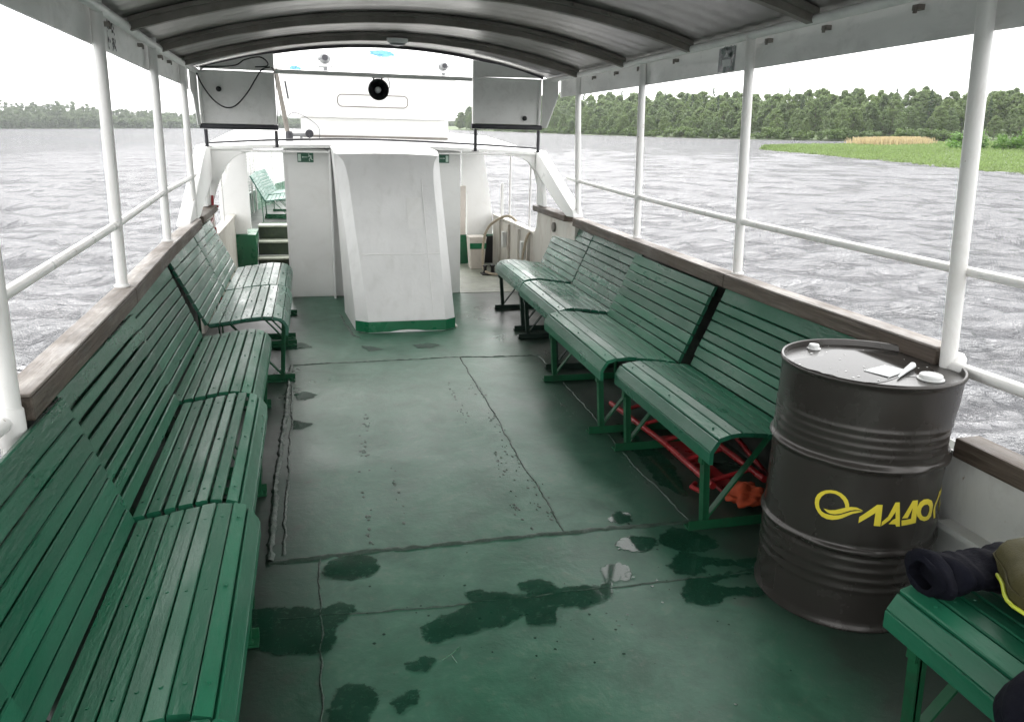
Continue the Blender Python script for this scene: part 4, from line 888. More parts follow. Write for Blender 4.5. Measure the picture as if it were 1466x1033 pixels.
# left steps
st = thing('steps', 'three dark steps with worn treads going up to the foredeck', 'stairs', (-.49, 9.7, 0)); so = Vector(st.location)
for k, (z, y) in enumerate(((.118, 9.62), (.288, 9.84), (.456, 10.06))):
    mb = MB(); mb.box(Vector((-.648, y, z - .022)) - so, Vector((-.238, y + .24, z)) - so); mb.build('tread', M['stair_nosing'], st, bevel=.005)
    mb = MB(); mb.box(Vector((-.648, y + .03, max(0, z - .17))) - so, Vector((-.238, y + .05, z - .023)) - so); mb.build('riser', M['stair_dark'], st)
# foredeck
mb = MB(); mb.add([(-1.3, 10.2, .26), (2.6, 10.2, .26), (2.4, 15, .26), (1.2, 20, .30), (.2, 20, .30), (-1.1, 15, .26)], [(0, 1, 2, 3, 4, 5)])
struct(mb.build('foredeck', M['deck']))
fr = thing('bow_bulwark', 'white slatted bulwark with green foot round the foredeck', 'bulwark', (-.95, 12, .26)); fo = Vector(fr.location)
def bow_x(y): return interp(y, [10, 12, 14, 17, 20], [-1.02, -1.02, -.92, -.45, .3])
ys = [9.75, 11, 12, 13, 14, 15.5, 17, 18.5, 20]
mb = MB(); vs = []; fs = []
def ribbon(z0, z1, dx, th):
    mb = MB(); vs = []; fs = []
    for y in ys: vs += [Vector((bow_x(y) + dx, y, z0)) - fo, Vector((bow_x(y) + dx - th, y, z0)) - fo, Vector((bow_x(y) + dx - th, y, z1)) - fo, Vector((bow_x(y) + dx, y, z1)) - fo]
    for i in range(len(ys) - 1):
        for j in range(4): fs.append((i * 4 + j, i * 4 + (j + 1) % 4, i * 4 + 4 + (j + 1) % 4, i * 4 + 4 + j))
    fs += [(0, 1, 2, 3), tuple(range(len(vs) - 4, len(vs)))]
    mb.add(vs, fs); return mb
ribbon(.262, .60, 0, .03).build('green_foot', M['green_wall'], fr)
mb = MB()
for k in range(13):
    m2 = ribbon(.615 + k * .045, .650 + k * .045, -.005, .012); mb.add(m2.v, m2.f)
mb.build('white_slats', M['white'], fr)
ribbon(1.215, 1.245, .01, .03).build('top_rail', M['white'], fr)
for y in ys[:-1] + [10.4, 11.5, 12.5, 13.5]:
    mb = MB(); mb.tube([Vector((bow_x(y) + .02, y, .27)) - fo, Vector((bow_x(y) + .02, y, 1.22)) - fo], .014, 8); mb.build('stanchion', M['white_tube'], fr, True)
GB = 'turquoise benches on the foredeck'
bb = (M['bow_bench'], M['green_wall'])
bench('slatted_bench', (-.19, 12.25, .262), PI, 1.05, 'pale turquoise foredeck bench seen through the left passage, the nearer one', GB, 31, bb).scale = (1, 1, .83)
bench('slatted_bench', (-.16, 13.38, .262), PI - .10, 1.05, 'pale turquoise foredeck bench partly hidden behind the nearer turquoise bench', GB, 32, bb).scale = (1, 1, .83)

# exit signs
def sign(x0, x1, z0, z1, flip, label):
    t = thing('exit_sign', label, 'sign', ((x0 + x1) / 2, 7.817, (z0 + z1) / 2), 0, 'green emergency exit signs'); w, h = (x1 - x0) / 2, (z1 - z0) / 2; f = -1 if flip else 1
    mb = MB(); mb.box((-w, -.002, -h), (w, .002, h)); mb.build('plate', M['sign_green'], t)
    def poly(mb, pts): mb.add([(f * a * w, -.0032, b * h) for a, b in pts], [tuple(range(len(pts)))])
    mb = MB(); poly(mb, [(-.92, -.75), (-.55, -.75), (-.55, .72), (-.92, .72)]); mb.build('door_pictogram', M['sign_white'], t)
    mb = MB(); poly(mb, [(-.46, .08), (-.28, .28), (-.28, -.12)]); poly(mb, [(-.28, .14), (.26, .14), (.26, .02), (-.28, .02)]); mb.build('arrow', M['sign_white'], t)
    mb = MB(); poly(mb, [(.44 + .06 * math.cos(k), .66 + .13 * math.sin(k)) for k in np.arange(0, 6.2, .8)]); poly(mb, [(.40, .48), (.54, .52), (.76, .02), (.64, -.06)]); poly(mb, [(.52, .50), (.72, .42), (.82, .22), (.76, .16), (.66, .34), (.5, .36)]); poly(mb, [(.44, .42), (.30, .16), (.36, .08), (.52, .30)])
    poly(mb, [(.62, .04), (.76, .06), (.80, -.34), (.96, -.40), (.94, -.52), (.72, -.46)]); poly(mb, [(.60, .02), (.68, -.1), (.52, -.42), (.56, -.76), (.46, -.76), (.42, -.38)]); mb.build('running_figure', M['sign_white'], t)
sign(-.108, .040, 1.300, 1.388, False, 'green exit sign with running figure left of the white casing')
sign(1.195, 1.345, 1.312, 1.392, True, 'green exit sign with running figure right of the white casing')

# things in the right passage
t = thing('waste_bin', 'dirty white waste bin with a green band in the right passage', 'bin', (1.945, 9.33, 0))
mb = MB(); vs = []
for z, w, d in ((.0035, .080, .085), (.30, .100, .10), (.385, .105, .105), (.40, .100, .10)): vs += [(-w, -d, z), (w, -d, z), (w, d, z), (-w, d, z)]
fs = [(i * 4 + j, i * 4 + (j + 1) % 4, i * 4 + 4 + (j + 1) % 4, i * 4 + 4 + j) for i in range(3) for j in range(4)] + [(0, 1, 2, 3), (12, 13, 14, 15)]
mb.add(vs, fs); mb.build('body', M['bin'], t, bevel=.006)
mb = MB(); mb.add([(-.1005, -.103, .25), (.1005, -.103, .25), (.1035, -.106, .32), (-.1035, -.106, .32)], [(0, 1, 2, 3)]); mb.add([(-.08, -.106, .255), (.08, -.106, .255), (.08, -.107, .275), (-.08, -.107, .275)], [(0, 1, 2, 3)]); mb.build('band', M['kick'], t)
mb = MB(); mb.box((-.108, -.108, .375), (.108, .108, .398)); mb.build('rim', M['bin'], t, bevel=.008)
t = thing('bollard', 'small black mooring bollard on the passage deck with a hose round it', 'bollard', (2.0, 8.86, 0))
mb = MB(); mb.box((-.09, -.07, .0035), (.09, .07, .02)); mb.build('base_plate', M['black'], t, bevel=.004)
for x in (-.045, .045):
    mb = MB(); mb.lathe([(.022, .02), (.020, .09), (.030, .10), (.030, .112), (.01, .118)], 16, (x, 0, 0)); mb.build('head', M['black'], t, True)
mb = MB(); mb.tube(smooth_pts([(2.24, 8.55, .66), (2.19, 8.70, .70), (2.12, 8.86, .655), (2.03, 9.0, .55), (1.98, 9.05, .40), (1.955, 9.0, .2), (1.95, 8.90, .06), (1.985, 8.78, .03), (2.08, 8.72, .025), (2.14, 8.9, .025)]), .015, 10)
tag(mb.build('hose', M['rope'], None, True), 'beige hose looping from the right bulwark down to the black bollard', 'hose')
mb = MB(); mb.tube(smooth_pts([(2.23, 7.85, .62), (2.19, 7.84, .60), (2.15, 7.82, .50), (2.12, 7.80, .34), (2.11, 7.78, .18), (2.12, 7.75, .02)]), .014, 10)
tag(mb.build('hose', M['rope'], None, True), 'brown hose end hanging down behind the farthest right bench', 'hose')
mb = MB(); mb.box((2.08, 8.68, .0035), (2.16, 8.80, .05)); tag(mb.build('rag', M['pale_blue'], None, bevel=.012), 'small blue and white rag on the passage deck by the bollard', 'rag')
# red hydrant stand in the left passage
t = thing('fire_hydrant_valve', 'red fire valve pipe standing behind the farthest left bench', 'valve', (-.885, 7.6, 0))
mb = MB(); mb.tube([(0, 0, .0), (0, 0, .72)], .03, 12); mb.tube([(0, 0, .62), (.0, -.35, .80)], .022, 10); mb.build('pipe', M['red'], t, True)
mb = MB(); mb.tube([(0, 0, .72), (.01, .05, 1.0)], .012, 8); mb.tube([(-.02, .03, .90), (.06, .03, .905)], .010, 8); mb.build('handle', M['red'], t, True)
mb = MB(); mb.tube([(0, 0, .80), (.03, -.6, .78)], .02, 8); mb.build('branch', M['red'], t, True)

# ------------------------------------------------------------------ wheelhouse
wh = thing('wheelhouse', 'white wheelhouse with a rounded rear window beyond the canopy front', 'wheelhouse', (.70, 9.2, 1.5)); WO = Vector(wh.location)
def WB(mb, lo, hi): mb.box(Vector(lo) - WO, Vector(hi) - WO)
mb = MB(); WB(mb, (-.065, 8.62, 1.50), (1.475, 10.2, 1.722)); mb.build('base', M['white'], wh, bevel=.01)
mb = MB(); WB(mb, (-.215, 8.56, 1.724), (1.545, 10.3, 2.142)); mb.build('wall', M['white'], wh, bevel=.02)
mb = MB(); WB(mb, (-.26, 8.53, 2.144), (1.60, 10.4, 2.172)); mb.build('roof', M['white'], wh, bevel=.006)
mb = MB(); mb.box(Vector((-.06, 8.605, 1.528)) - WO, Vector((1.47, 8.618, 1.548)) - WO); mb.build('base_strip', M['rib'], wh)
def rrect(x0, x1, z0, z1, r, n=6):
    pts = []
    for cx_, cz, a0 in ((x1 - r, z1 - r, 0), (x0 + r, z1 - r, PI / 2), (x0 + r, z0 + r, PI), (x1 - r, z0 + r, 1.5 * PI)):
        pts += [(cx_ + r * math.cos(a0 + PI / 2 * i / n), cz + r * math.sin(a0 + PI / 2 * i / n)) for i in range(n + 1)]
    return pts
win = rrect(.312, 1.033, 1.838, 1.955, .045)
mb = MB(); mb.tube([Vector((a, 8.557, b)) - WO for a, b in win + win[:1]], .0055, 6, False); wf = mb.build('rear_window', M['rib'], wh, True)
mb = MB(); mb.prism([(a - WO.x, b - WO.z) for a, b in win], 8.5575 - WO.y, 8.5595 - WO.y); mb.build('pane', M['white'], wf)
# gear on and about the wheelhouse roof
def searchlight(x, z, label, s=1.0, y=8.9):
    t = thing('searchlight', label, 'searchlight', (x, y, z), 0, 'searchlights on the wheelhouse roof')
    mb = MB(); mb.lathe([(.05 * s, 0), (.05 * s, .012 * s), (.02 * s, .02 * s), (.02 * s, .05 * s)], 16); mb.build('base', M['grey_metal'], t, True)
    mb = MB(); mb.box((-.062 * s, -.014 * s, .05 * s), (.062 * s, .014 * s, .062 * s)); mb.box((-.062 * s, -.012 * s, .06 * s), (-.054 * s, .012 * s, .14 * s)); mb.box((.054 * s, -.012 * s, .06 * s), (.062 * s, .012 * s, .14 * s)); mb.build('yoke', M['grey_metal'], t)
    mb = MB(); mb.lathe([(.028 * s, -.075 * s), (.045 * s, -.05 * s), (.050 * s, .04 * s), (.054 * s, .055 * s), (.045 * s, .058 * s)], 24, (0, 0, .13 * s), mat=Matrix.Rotation(-PI / 2, 4, 'X')); mb.build('lamp_head', M['grey_metal'], t, True)
    mb = MB(); mb.lathe([(.001, 0), (.026 * s, .006 * s), (.026 * s, .012 * s)], 16, (0, -.083 * s, .13 * s), mat=Matrix.Rotation(PI / 2, 4, 'X')); mb.build('rear_cap', M['dark_steel'], t, True)
searchlight(.21, 2.172, 'grey searchlight on the left of the wheelhouse roof, above the beam', 1.15)
searchlight(1.47, 2.172, 'grey searchlight at the right end of the wheelhouse roof', .95)
tag(blob('tarp_bundle', (.80, 8.9, 2.395), (.10, .07, .038), M['pale_blue'], 33, .4, 6), 'crumpled blue tarp bundle high above the wheelhouse roof', 'tarp')
mb = MB(); mb.tube(smooth_pts([(.80, 8.9, 2.172), (.80, 8.9, 2.38)]), .008, 6); mb.tube(smooth_pts([(.86, 8.9, 2.39), (1.0, 8.9, 2.34), (1.0, 8.9, 2.25), (.86, 8.9, 2.18)]), .003, 6); tag(mb.build('tarp_pole', M['white_tube'], None, True), 'thin white pole and wire holding up the blue bundle', 'pole')
tag(blob('cloth_scrap', (-.10, 8.9, 2.20), (.05, .04, .028), M['pale_blue'], 35, .5, 7), 'small blue cloth scrap at the left edge of the wheelhouse roof', 'cloth')
mb = MB()
for x, w, h in ((.36, .10, .02), (.52, .12, .015), (1.30, .12, .03), (-.02, .05, .02), (.65, .05, .03)): mb.box((x - w / 2, 8.86, 2.173), (x + w / 2, 8.92, 2.173 + h))
tag(mb.build('roof_fitting', M['grey_metal'], None, bevel=.004), 'row of low grey fittings along the wheelhouse roof edge', 'fitting')
# leaning mast prop
t = thing('mast_prop', 'dark grey leaning pole in a socket beside the left wind panel', 'pole', (-.178, 8.15, 1.46))
mb = MB(); mb.tube([(0, 0, .02), (-.045, 0, .34), (-.095, 0, .69)], .022, 12); mb.build('pole', M['rib'], t, True)
mb = MB(); mb.lathe([(.036, .0), (.036, .10), (.026, .12)], 16); mb.build('socket', M['dark_steel'], t, True)
mb = MB(); mb.tube([(.01, .02, .42), (-.012, .02, .58)], .008, 8); mb.build('spike', M['dark_steel'], t, True)
t = thing('deck_lamp', 'small dark lamp on a grey pipe arm left of the wheelhouse', 'lamp', (.015, 8.2, 1.50))
mb = MB(); mb.tube([(-.16, 0, .045), (-.02, 0, .05)], .016, 8); mb.tube([(-.08, 0, -.01), (-.08, 0, .05)], .012, 8); mb.build('arm', M['grey_metal'], t, True)
mb = MB(); mb.lathe([(.02, -.05), (.038, -.01), (.04, .02), (.03, .024)], 18, (0, -.01, .06), mat=Matrix.Rotation(PI / 2, 4, 'X')); mb.build('head', M['dark_steel'], t, True)
mb = MB(); mb.tube(smooth_pts([(-.20, 0, .22), (-.13, 0, .255), (.0, 0, .2), (.09, 0, .12), (.095, 0, .03), (.07, 0, -.02)]), .003, 6); mb.tube(smooth_pts([(0, -.05, .06), (.0, -.06, 0), (.02, -.05, -.03)]), .005, 6); mb.build('wire', M['dark_steel'], t, True)

# ------------------------------------------------------------------ the river and its banks (the boat heels a little, so they have their own level)
CAM = Vector((0, 0, 1.59)); YAW, PIT, ROLL = .2552, .2842, .0237; PE, H = .297, 3.0
fw = Vector((math.sin(YAW) * math.cos(PIT), math.cos(YAW) * math.cos(PIT), -math.sin(PIT))); rw = Vector((math.cos(YAW), -math.sin(YAW), 0)); uw = rw.cross(fw)
r2 = rw * math.cos(ROLL) + uw * math.sin(ROLL); u2 = uw * math.cos(ROLL) - rw * math.sin(ROLL)
Mw = Matrix((r2, u2, fw)).transposed()
Me = Matrix((Vector((1, 0, 0)), Vector((0, math.sin(PE), math.cos(PE))), Vector((0, math.cos(PE), -math.sin(PE))))).transposed()
ENV = (Mw @ Me.transposed()).to_4x4(); ENV.translation = CAM + ENV.to_3x3() @ Vector((0, 0, -H))   # local z = 0 is the water level
def place(o, x, y, z=0, rz=0, s=1.0):
    o.matrix_world = ENV @ Matrix.Translation((x, y, z)) @ Matrix.Rotation(rz, 4, 'Z') @ Matrix.Diagonal((s, s, s, 1) if isinstance(s, (int, float)) else (*s, 1))

def np_mesh(name, V, F, mats, mi=None, smooth=False):
    me = bpy.data.meshes.new(name); nv, nf = len(V), len(F); k = F.shape[1]
    me.vertices.add(nv); me.vertices.foreach_set('co', np.ascontiguousarray(V, dtype=np.float32).ravel())
    me.loops.add(nf * k); me.loops.foreach_set('vertex_index', np.ascontiguousarray(F, dtype=np.int32).ravel())
    me.polygons.add(nf); me.polygons.foreach_set('loop_start', np.arange(0, nf * k, k, dtype=np.int32))
    for m_ in mats: me.materials.append(m_)
    if mi is not None: me.polygons.foreach_set('material_index', np.asarray(mi, dtype=np.int32))
    if smooth: me.polygons.foreach_set('use_smooth', np.ones(nf, dtype=bool))
    me.update(calc_edges=True); me.validate(); return me

# river: polar sheet, dense where seen, with real wave relief near the boat
ang = np.concatenate([np.linspace(-PI, -1.15, 60, endpoint=False), np.linspace(-1.15, 1.15, 760, endpoint=False), np.linspace(1.15, PI, 60, endpoint=False)])
rad = [1.0]
while rad[-1] < 5000: rad.append(rad[-1] * 1.0135 + .01)
rad = np.array(rad); A, Rr = np.meshgrid(ang, rad); X = Rr * np.sin(A); Y = Rr * np.cos(A); Z = np.zeros_like(X)
wd = math.radians(75)
for i in range(80):
    lam = float(np.exp(RNG.uniform(math.log(.40), math.log(4.5)))); th = wd + RNG.normal(0, .38); k_ = 2 * PI / lam; ph = RNG.uniform(0, 6.28)
    amp = .0088 * lam ** .62; fade = np.clip(1.5 - Rr * .0135 / (lam * .35), 0, 1)
    s_ = np.sin(k_ * (X * math.cos(th) + Y * math.sin(th)) + ph + .8 * np.sin(.35 * X * math.sin(th) - .35 * Y * math.cos(th) + ph))
    Z += amp * fade * (np.power((s_ + 1) / 2, 1.8) * 2 - .85)
nA, nR = len(ang), len(rad); V = np.stack([X, Y, Z], -1).reshape(-1, 3)
i0 = (np.arange(nR - 1)[:, None] * nA + np.arange(nA)[None, :]); i1 = np.arange(nR - 1)[:, None] * nA + (np.arange(nA)[None, :] + 1) % nA
F = np.stack([i0, i1, i1 + nA, i0 + nA], -1).reshape(-1, 4)
o = bpy.data.objects.new('river', np_mesh('river', V, F[:, ::-1], [M['water']], smooth=True)); C.objects.link(o); o.matrix_world = ENV; struct(o)

def tube_np(p0, p1, r0, r1, n=6):
    p0, p1 = np.array(p0, float), np.array(p1, float); d = p1 - p0; d /= np.linalg.norm(d); a = np.cross(d, [0, 0, 1.0]); a = a if np.linalg.norm(a) > 1e-3 else np.array([1., 0, 0]); a /= np.linalg.norm(a); b = np.cross(d, a)
    t = np.arange(n) * 2 * PI / n; ring = np.cos(t)[:, None] * a + np.sin(t)[:, None] * b
    V = np.concatenate([p0 + ring * r0, p1 + ring * r1]); F = np.array([(i, (i + 1) % n, n + (i + 1) % n, n + i) for i in range(n)]); return V, F
def leaves(rng, centers, radii, per, size, up=.5, squash=.8):
    """clumps of leaf sprays: quads scattered round each clump centre, facing mostly outward"""
    n = len(centers) * per; c = np.repeat(centers, per, 0); r = np.repeat(radii, per)
    d = rng.normal(size=(n, 3)); d /= np.linalg.norm(d, axis=1)[:, None]; q = rng.random(n) ** .45
    p = c + d * (q * r)[:, None] * np.array([1, 1, squash])
    nrm = d * .9 + rng.normal(size=(n, 3)) * .55 + np.array([0, 0, up]); nrm /= np.linalg.norm(nrm, axis=1)[:, None]
    a = np.cross(nrm, rng.normal(size=(n, 3))); a /= np.linalg.norm(a, axis=1)[:, None]; b = np.cross(nrm, a)
    s = size * rng.uniform(.55, 1.25, n)[:, None]; a = a * s; b = b * s * rng.uniform(.55, .95, n)[:, None]
    V = np.stack([p - a * .9, p - b, p + a, p + b * .9], 1).reshape(-1, 3); F = np.arange(n * 4).reshape(-1, 4); return V, F
def join(parts):
    V, F, mi, off = [], [], [], 0
    for v, f, m_ in parts: V.append(v); F.append(f + off); mi += [m_] * len(f); off += len(v)
    return np.concatenate(V), np.concatenate(F), mi
def broadleaf(seed, h=10, spread=3.2, low=.18, mat='leaf', per=58, size=.25, clumps=130):
    rng = np.random.default_rng(seed); parts = []
    lean = rng.normal(0, .35, 2); top = np.array([lean[0], lean[1], h * .8]); mid = top * .45
    for (a, b, r0, r1) in (((0, 0, -.6), mid, .16, .11), (mid, top, .11, .03)):
        v, f = tube_np(a, b, r0 * h / 10, r1 * h / 10); parts.append((v, f, 1))
    cs = []; rs = []
    for i in range(clumps):
        t = rng.random() ** .85; z = h * (low + (1 - low) * t); prof = math.sin(PI * min(1, .12 + t * .86)) ** .75 * (1.05 - .25 * t)
        a = rng.uniform(0, 2 * PI); rr_ = spread * prof * math.sqrt(rng.uniform(.15, 1)) * rng.uniform(.85, 1.08)
        cs.append((math.cos(a) * rr_ + lean[0] * t, math.sin(a) * rr_ + lean[1] * t, z)); rs.append(rng.uniform(.4, 1.0) * spread * .25)
        if i % 9 == 0:
            v, f = tube_np(np.array([lean[0] * t * .7, lean[1] * t * .7, z * .72]), cs[-1], .045, .012, 4); parts.append((v, f, 1))
    v, f = leaves(rng, np.array(cs), np.array(rs), per, size); parts.append((v, f, 0))
    V, F, mi = join(parts); return np_mesh('broadleaf', V, F, [M[mat], M['trunk']], mi)
def spruce(seed, h=12):
    rng = np.random.default_rng(seed); parts = []; v, f = tube_np((0, 0, -.5), (0, 0, h * .98), .16, .02); parts.append((v, f, 1)); cs, rs = [], []
    for i in range(26):
        t = (i + .5) / 26; z = h * (.12 + .88 * t); w = 2.1 * (1 - t) ** .9 + .12
        for k in range(max(3, int(7 * (1 - t)))):
            a = rng.uniform(0, 2 * PI); q = w * rng.uniform(.45, 1.0); cs.append((math.cos(a) * q, math.sin(a) * q, z - q * .25)); rs.append(.25 + .35 * (1 - t))
    v, f = leaves(rng, np.array(cs), np.array(rs), 18, .22, .3, .5); parts.append((v, f, 0)); V, F, mi = join(parts); return np_mesh('spruce', V, F, [M['leaf_dark'], M['trunk']], mi)
def shrub(seed, mat='leaf_bush', h=2.6):
    rng = np.random.default_rng(seed); cs, rs, parts = [], [], []
    for i in range(20):
        a = rng.uniform(0, 2 * PI); q = 1.7 * math.sqrt(rng.random()); z = h * rng.uniform(.18, .85) * (1 - .22 * q); cs.append((math.cos(a) * q, math.sin(a) * q, z)); rs.append(rng.uniform(.4, .75))
        if i % 3 == 0:
            v, f = tube_np((math.cos(a) * q * .2, math.sin(a) * q * .2, -.2), cs[-1], .04, .012, 4); parts.append((v, f, 1))
    v, f = leaves(rng, np.array(cs), np.array(rs), 70, .17, .5, .85); parts.append((v, f, 0)); V, F, mi = join(parts); return np_mesh('shrub', V, F, [M[mat], M['trunk']], mi)

BL = [broadleaf(100 + i, 10, sp, lo) for i, (sp, lo) in enumerate([(3.4, .03), (4.0, .06), (3.0, .02), (4.4, .08), (3.6, .05), (2.9, .04)])]
SP = [spruce(200 + i) for i in range(2)]; SH = [shrub(300 + i) for i in range(4)]
# right bank shoreline (x right, y ahead, metres from the camera)
SHORE = np.array([(-89, 594), (-42, 517), (-15, 402), (23.2, 249), (43, 185), (61, 155), (84, 147), (112, 143), (150, 150)], float)
seg = np.linalg.norm(np.diff(SHORE, axis=0), axis=1); cum = np.concatenate([[0], np.cumsum(seg)])
def shore_pt(s):
    x = np.interp(s, cum, SHORE[:, 0]); y = np.interp(s, cum, SHORE[:, 1]); return np.array([x, y])
def shore_n(s):
    a, b = shore_pt(s - 3), shore_pt(s + 3); d = (b - a) / np.linalg.norm(b - a); return np.array([-d[1], d[0]])   # inland
# bank ground
rows = []
prof = [(-2.5, -.35), (0, -.02), (1.0, .15), (6, .45), (30, 1.4), (90, 3.0), (400, 6)]
ss = np.linspace(4, cum[-1] - 4, 130); V = []; rngb = np.random.default_rng(4)
for s in ss:
    p, n_ = shore_pt(s), shore_n(s)
    p = p + n_ * rngb.normal(0, .5)
    for d, z in prof: q = p + n_ * d; V.append((q[0], q[1], z + rngb.normal(0, .06)))
k = len(prof); F = np.array([(i * k + j, (i + 1) * k + j, (i + 1) * k + j + 1, i * k + j + 1) for i in range(len(ss) - 1) for j in range(k - 1)])
o = bpy.data.objects.new('right_bank', np_mesh('right_bank', np.array(V), F, [M['bank']], smooth=True)); C.objects.link(o); o.matrix_world = ENV; struct(o)
GT = 'trees of the wood on the right bank'; rt = np.random.default_rng(17); nt = 0
def new_tree(name, mesh, label, group, cat='tree'):
    o = bpy.data.objects.new(name, mesh); C.objects.link(o); return tag(o, label, cat, group)
S0 = 60
for row, (d0, hmin, hmax, step) in enumerate([(3.5, 5.0, 7.5, 4.2), (10, 7.0, 9.5, 5.0), (18, 8.5, 11, 5.6), (27, 10, 12.5, 5.4), (37, 11, 13.5, 5.2)]):
    s = 120.
    while s < cum[-1] - 6:
        s += step * rt.uniform(.65, 1.35) * (1.8 if s < 330 else 1.0)
        if s > cum[-1] - 6: break
        p = shore_pt(s) + shore_n(s) * (d0 + rt.uniform(-2.5, 2.5)); dist = np.hypot(*p)
        px = p[0] / p[1]
        if px > .78 or px < -.13: continue
        sky_h = H + .0375 * dist + rt.normal(0, .12)                     # the top of the wood seen from the boat
        frac = (.56, .72, .86, .97, 1.03)[row] * rt.uniform(.94, 1.05); ht = max(2.6, (sky_h * frac - 1.0) * .88)
        con = rt.random() < (.0, .02, .05, .12, .16)[row]
        if con:
            o = new_tree('spruce_tree', SP[rt.integers(2)], 'dark pointed spruce among the leafy trees of the right bank', 'spruces of the wood on the right bank'); place(o, p[0], p[1], .9 + row * .25, rt.uniform(0, 6), (ht / 12 * .9, ht / 12 * .9, ht / 11.4))
        else:
            o = new_tree('leafy_tree', BL[rt.integers(len(BL))], 'leafy green tree in the wood on the right bank', GT); w = ht / 10 * rt.uniform(.85, 1.2); place(o, p[0], p[1], .4 + row * .3, rt.uniform(0, 6), (w, w, ht / 10))
        nt += 1
s = 230.
while s < cum[-1] - 8:
    s += rt.uniform(1.6, 3.6) * (1.5 if s < 330 else 1)
    p = shore_pt(s) + shore_n(s) * rt.uniform(.4, 2.4)
    if p[0] / p[1] > .55 or rt.random() < .2: continue
    o = new_tree('shore_bush', SH[rt.integers(4)], 'low green bush at the waterline of the right bank', 'bushes along the right waterline', 'bush'); w = rt.uniform(.55, 1.15); place(o, p[0], p[1], .15, rt.uniform(0, 6), (w * 1.2, w * 1.2, w))

# far left bank, one wooded mass
LS = np.array([(-620, 560), (-462, 604), (-384, 612), (-305, 652), (-285, 690), (-209, 725), (-107, 712), (20, 760)], float)
rl = np.random.default_rng(23); cs, rs = [], []; lcum = np.concatenate([[0], np.cumsum(np.linalg.norm(np.diff(LS, axis=0), axis=1))])
tv = []
for s in np.arange(0, lcum[-1], 3.4):
    x, y = np.interp(s, lcum, LS[:, 0]), np.interp(s, lcum, LS[:, 1]); dist = math.hypot(x, y)
    px = 733 + 1104 * x / (y * math.cos(PE))
    ytop = np.interp(px, [-200, 0, 45, 75, 110, 140, 200, 280, 400, 600], [150, 151, 148, 146, 150, 154, 160, 164, 167, 170])
    hh = H + (179.5 - ytop) / 1104 * dist
    for r_ in range(6):
        d = 3 + r_ * 9 + rl.uniform(-3, 3); q = np.array([x, y]) * (1 + d / dist); ht = hh * (.45 + .11 * r_) * rl.uniform(.82, 1.1); w = rl.uniform(2.4, 4.2)
        for c in range(18):
            t = rl.random() ** 1.15; cs.append((q[0] + rl.normal(0, w * .62 * (1.15 - t)), q[1] + rl.normal(0, w * .45), ht * (.03 + .87 * t))); rs.append(rl.uniform(1.0, 2.6))
v, f = leaves(rl, np.array(cs), np.array(rs), 32, .78)
o = bpy.data.objects.new('far_wood', np_mesh('far_wood', v, f, [M['leaf_far']])); C.objects.link(o); o.matrix_world = ENV; o['label'] = 'hazy green wood along the far left bank'; o['category'] = 'wood'; struct(o, 'stuff')
V = []; F = []
for s in np.linspace(0, lcum[-1], 60):
    x, y = np.interp(s, lcum, LS[:, 0]), np.interp(s, lcum, LS[:, 1]); d = math.hypot(x, y)
    for e, z in ((-4, -.3), (0, .05), (3, .9), (40, 3), (300, 8)): V.append((x * (1 + e / d), y * (1 + e / d), z + (rl.normal(0, .15) if e > 0 else 0)))
F = np.array([(i * 5 + j, (i + 1) * 5 + j, (i + 1) * 5 + j + 1, i * 5 + j + 1) for i in range(59) for j in range(4)])
o = bpy.data.objects.new('left_bank', np_mesh('left_bank', np.array(V), F, [M['bank']], smooth=True)); C.objects.link(o); o.matrix_world = ENV; struct(o)

# grassy spit on the right
NEAR = np.array([(32.3, 101.5), (31.9, 93), (32.6, 84.4), (32.4, 74), (33.0, 66.8), (32.5, 57.5), (32.6, 50.5), (33.2, 42), (36, 34)], float)
FAR = np.array([(32.7, 102.6), (40, 110), (52, 114), (65, 124), (74, 131), (84, 131), (96, 126), (104, 110), (100, 80)], float)
V = []; n1 = 9
for a, b in zip(NEAR, FAR):
    for j in range(n1):
        t = j / (n1 - 1); p = a + (b - a) * t; V.append((p[0], p[1], -.12 + .42 * math.sin(PI * min(1, t * 1.0)) ** .6 * (1 if a is not NEAR[0] else .2)))
F = np.array([(i * n1 + j, i * n1 + j + 1, (i + 1) * n1 + j + 1, (i + 1) * n1 + j) for i in range(len(NEAR) - 1) for j in range(n1 - 1)])
o = bpy.data.objects.new('grass_spit', np_mesh('grass_spit', np.array(V), F, [M['bank']], smooth=True)); C.objects.link(o); o.matrix_world = ENV; struct(o)
def blades(rng, pts, h, w):
    n = len(pts); a = rng.uniform(0, PI, n); d = np.stack([np.cos(a), np.sin(a), np.zeros(n)], 1) * (w * rng.uniform(.6, 1.4, n))[:, None]
    hh = h * rng.uniform(.55, 1.25, n); tip = pts + np.stack([rng.normal(0, .15, n), rng.normal(0, .15, n), hh], 1)
    V = np.stack([pts - d, pts + d, tip + d * .35, tip - d * .35], 1).reshape(-1, 3); return V, np.arange(n * 4).reshape(-1, 4)
rg = np.random.default_rng(31); n = 60000; i = rg.uniform(0, len(NEAR) - 1.001, n); k = i.astype(int); fr_ = (i - k)[:, None]; a = NEAR[k] * (1 - fr_) + NEAR[k + 1] * fr_; b = FAR[k] * (1 - fr_) + FAR[k + 1] * fr_
t = rg.random(n)[:, None] ** 1.2; p = a + (b - a) * t; pts = np.concatenate([p + rg.normal(0, .3, (n, 2)), np.full((n, 1), -.05)], 1); hgt = .18 + .34 * np.clip(t[:, 0] * 3, 0, 1)
v, f = blades(rg, pts, hgt, .10)
o = bpy.data.objects.new('marsh_grass', np_mesh('marsh_grass', v, f, [M['grass']])); C.objects.link(o); o.matrix_world = ENV; o['label'] = 'bright green grass covering the low spit on the right'; o['category'] = 'grass'; struct(o, 'stuff')
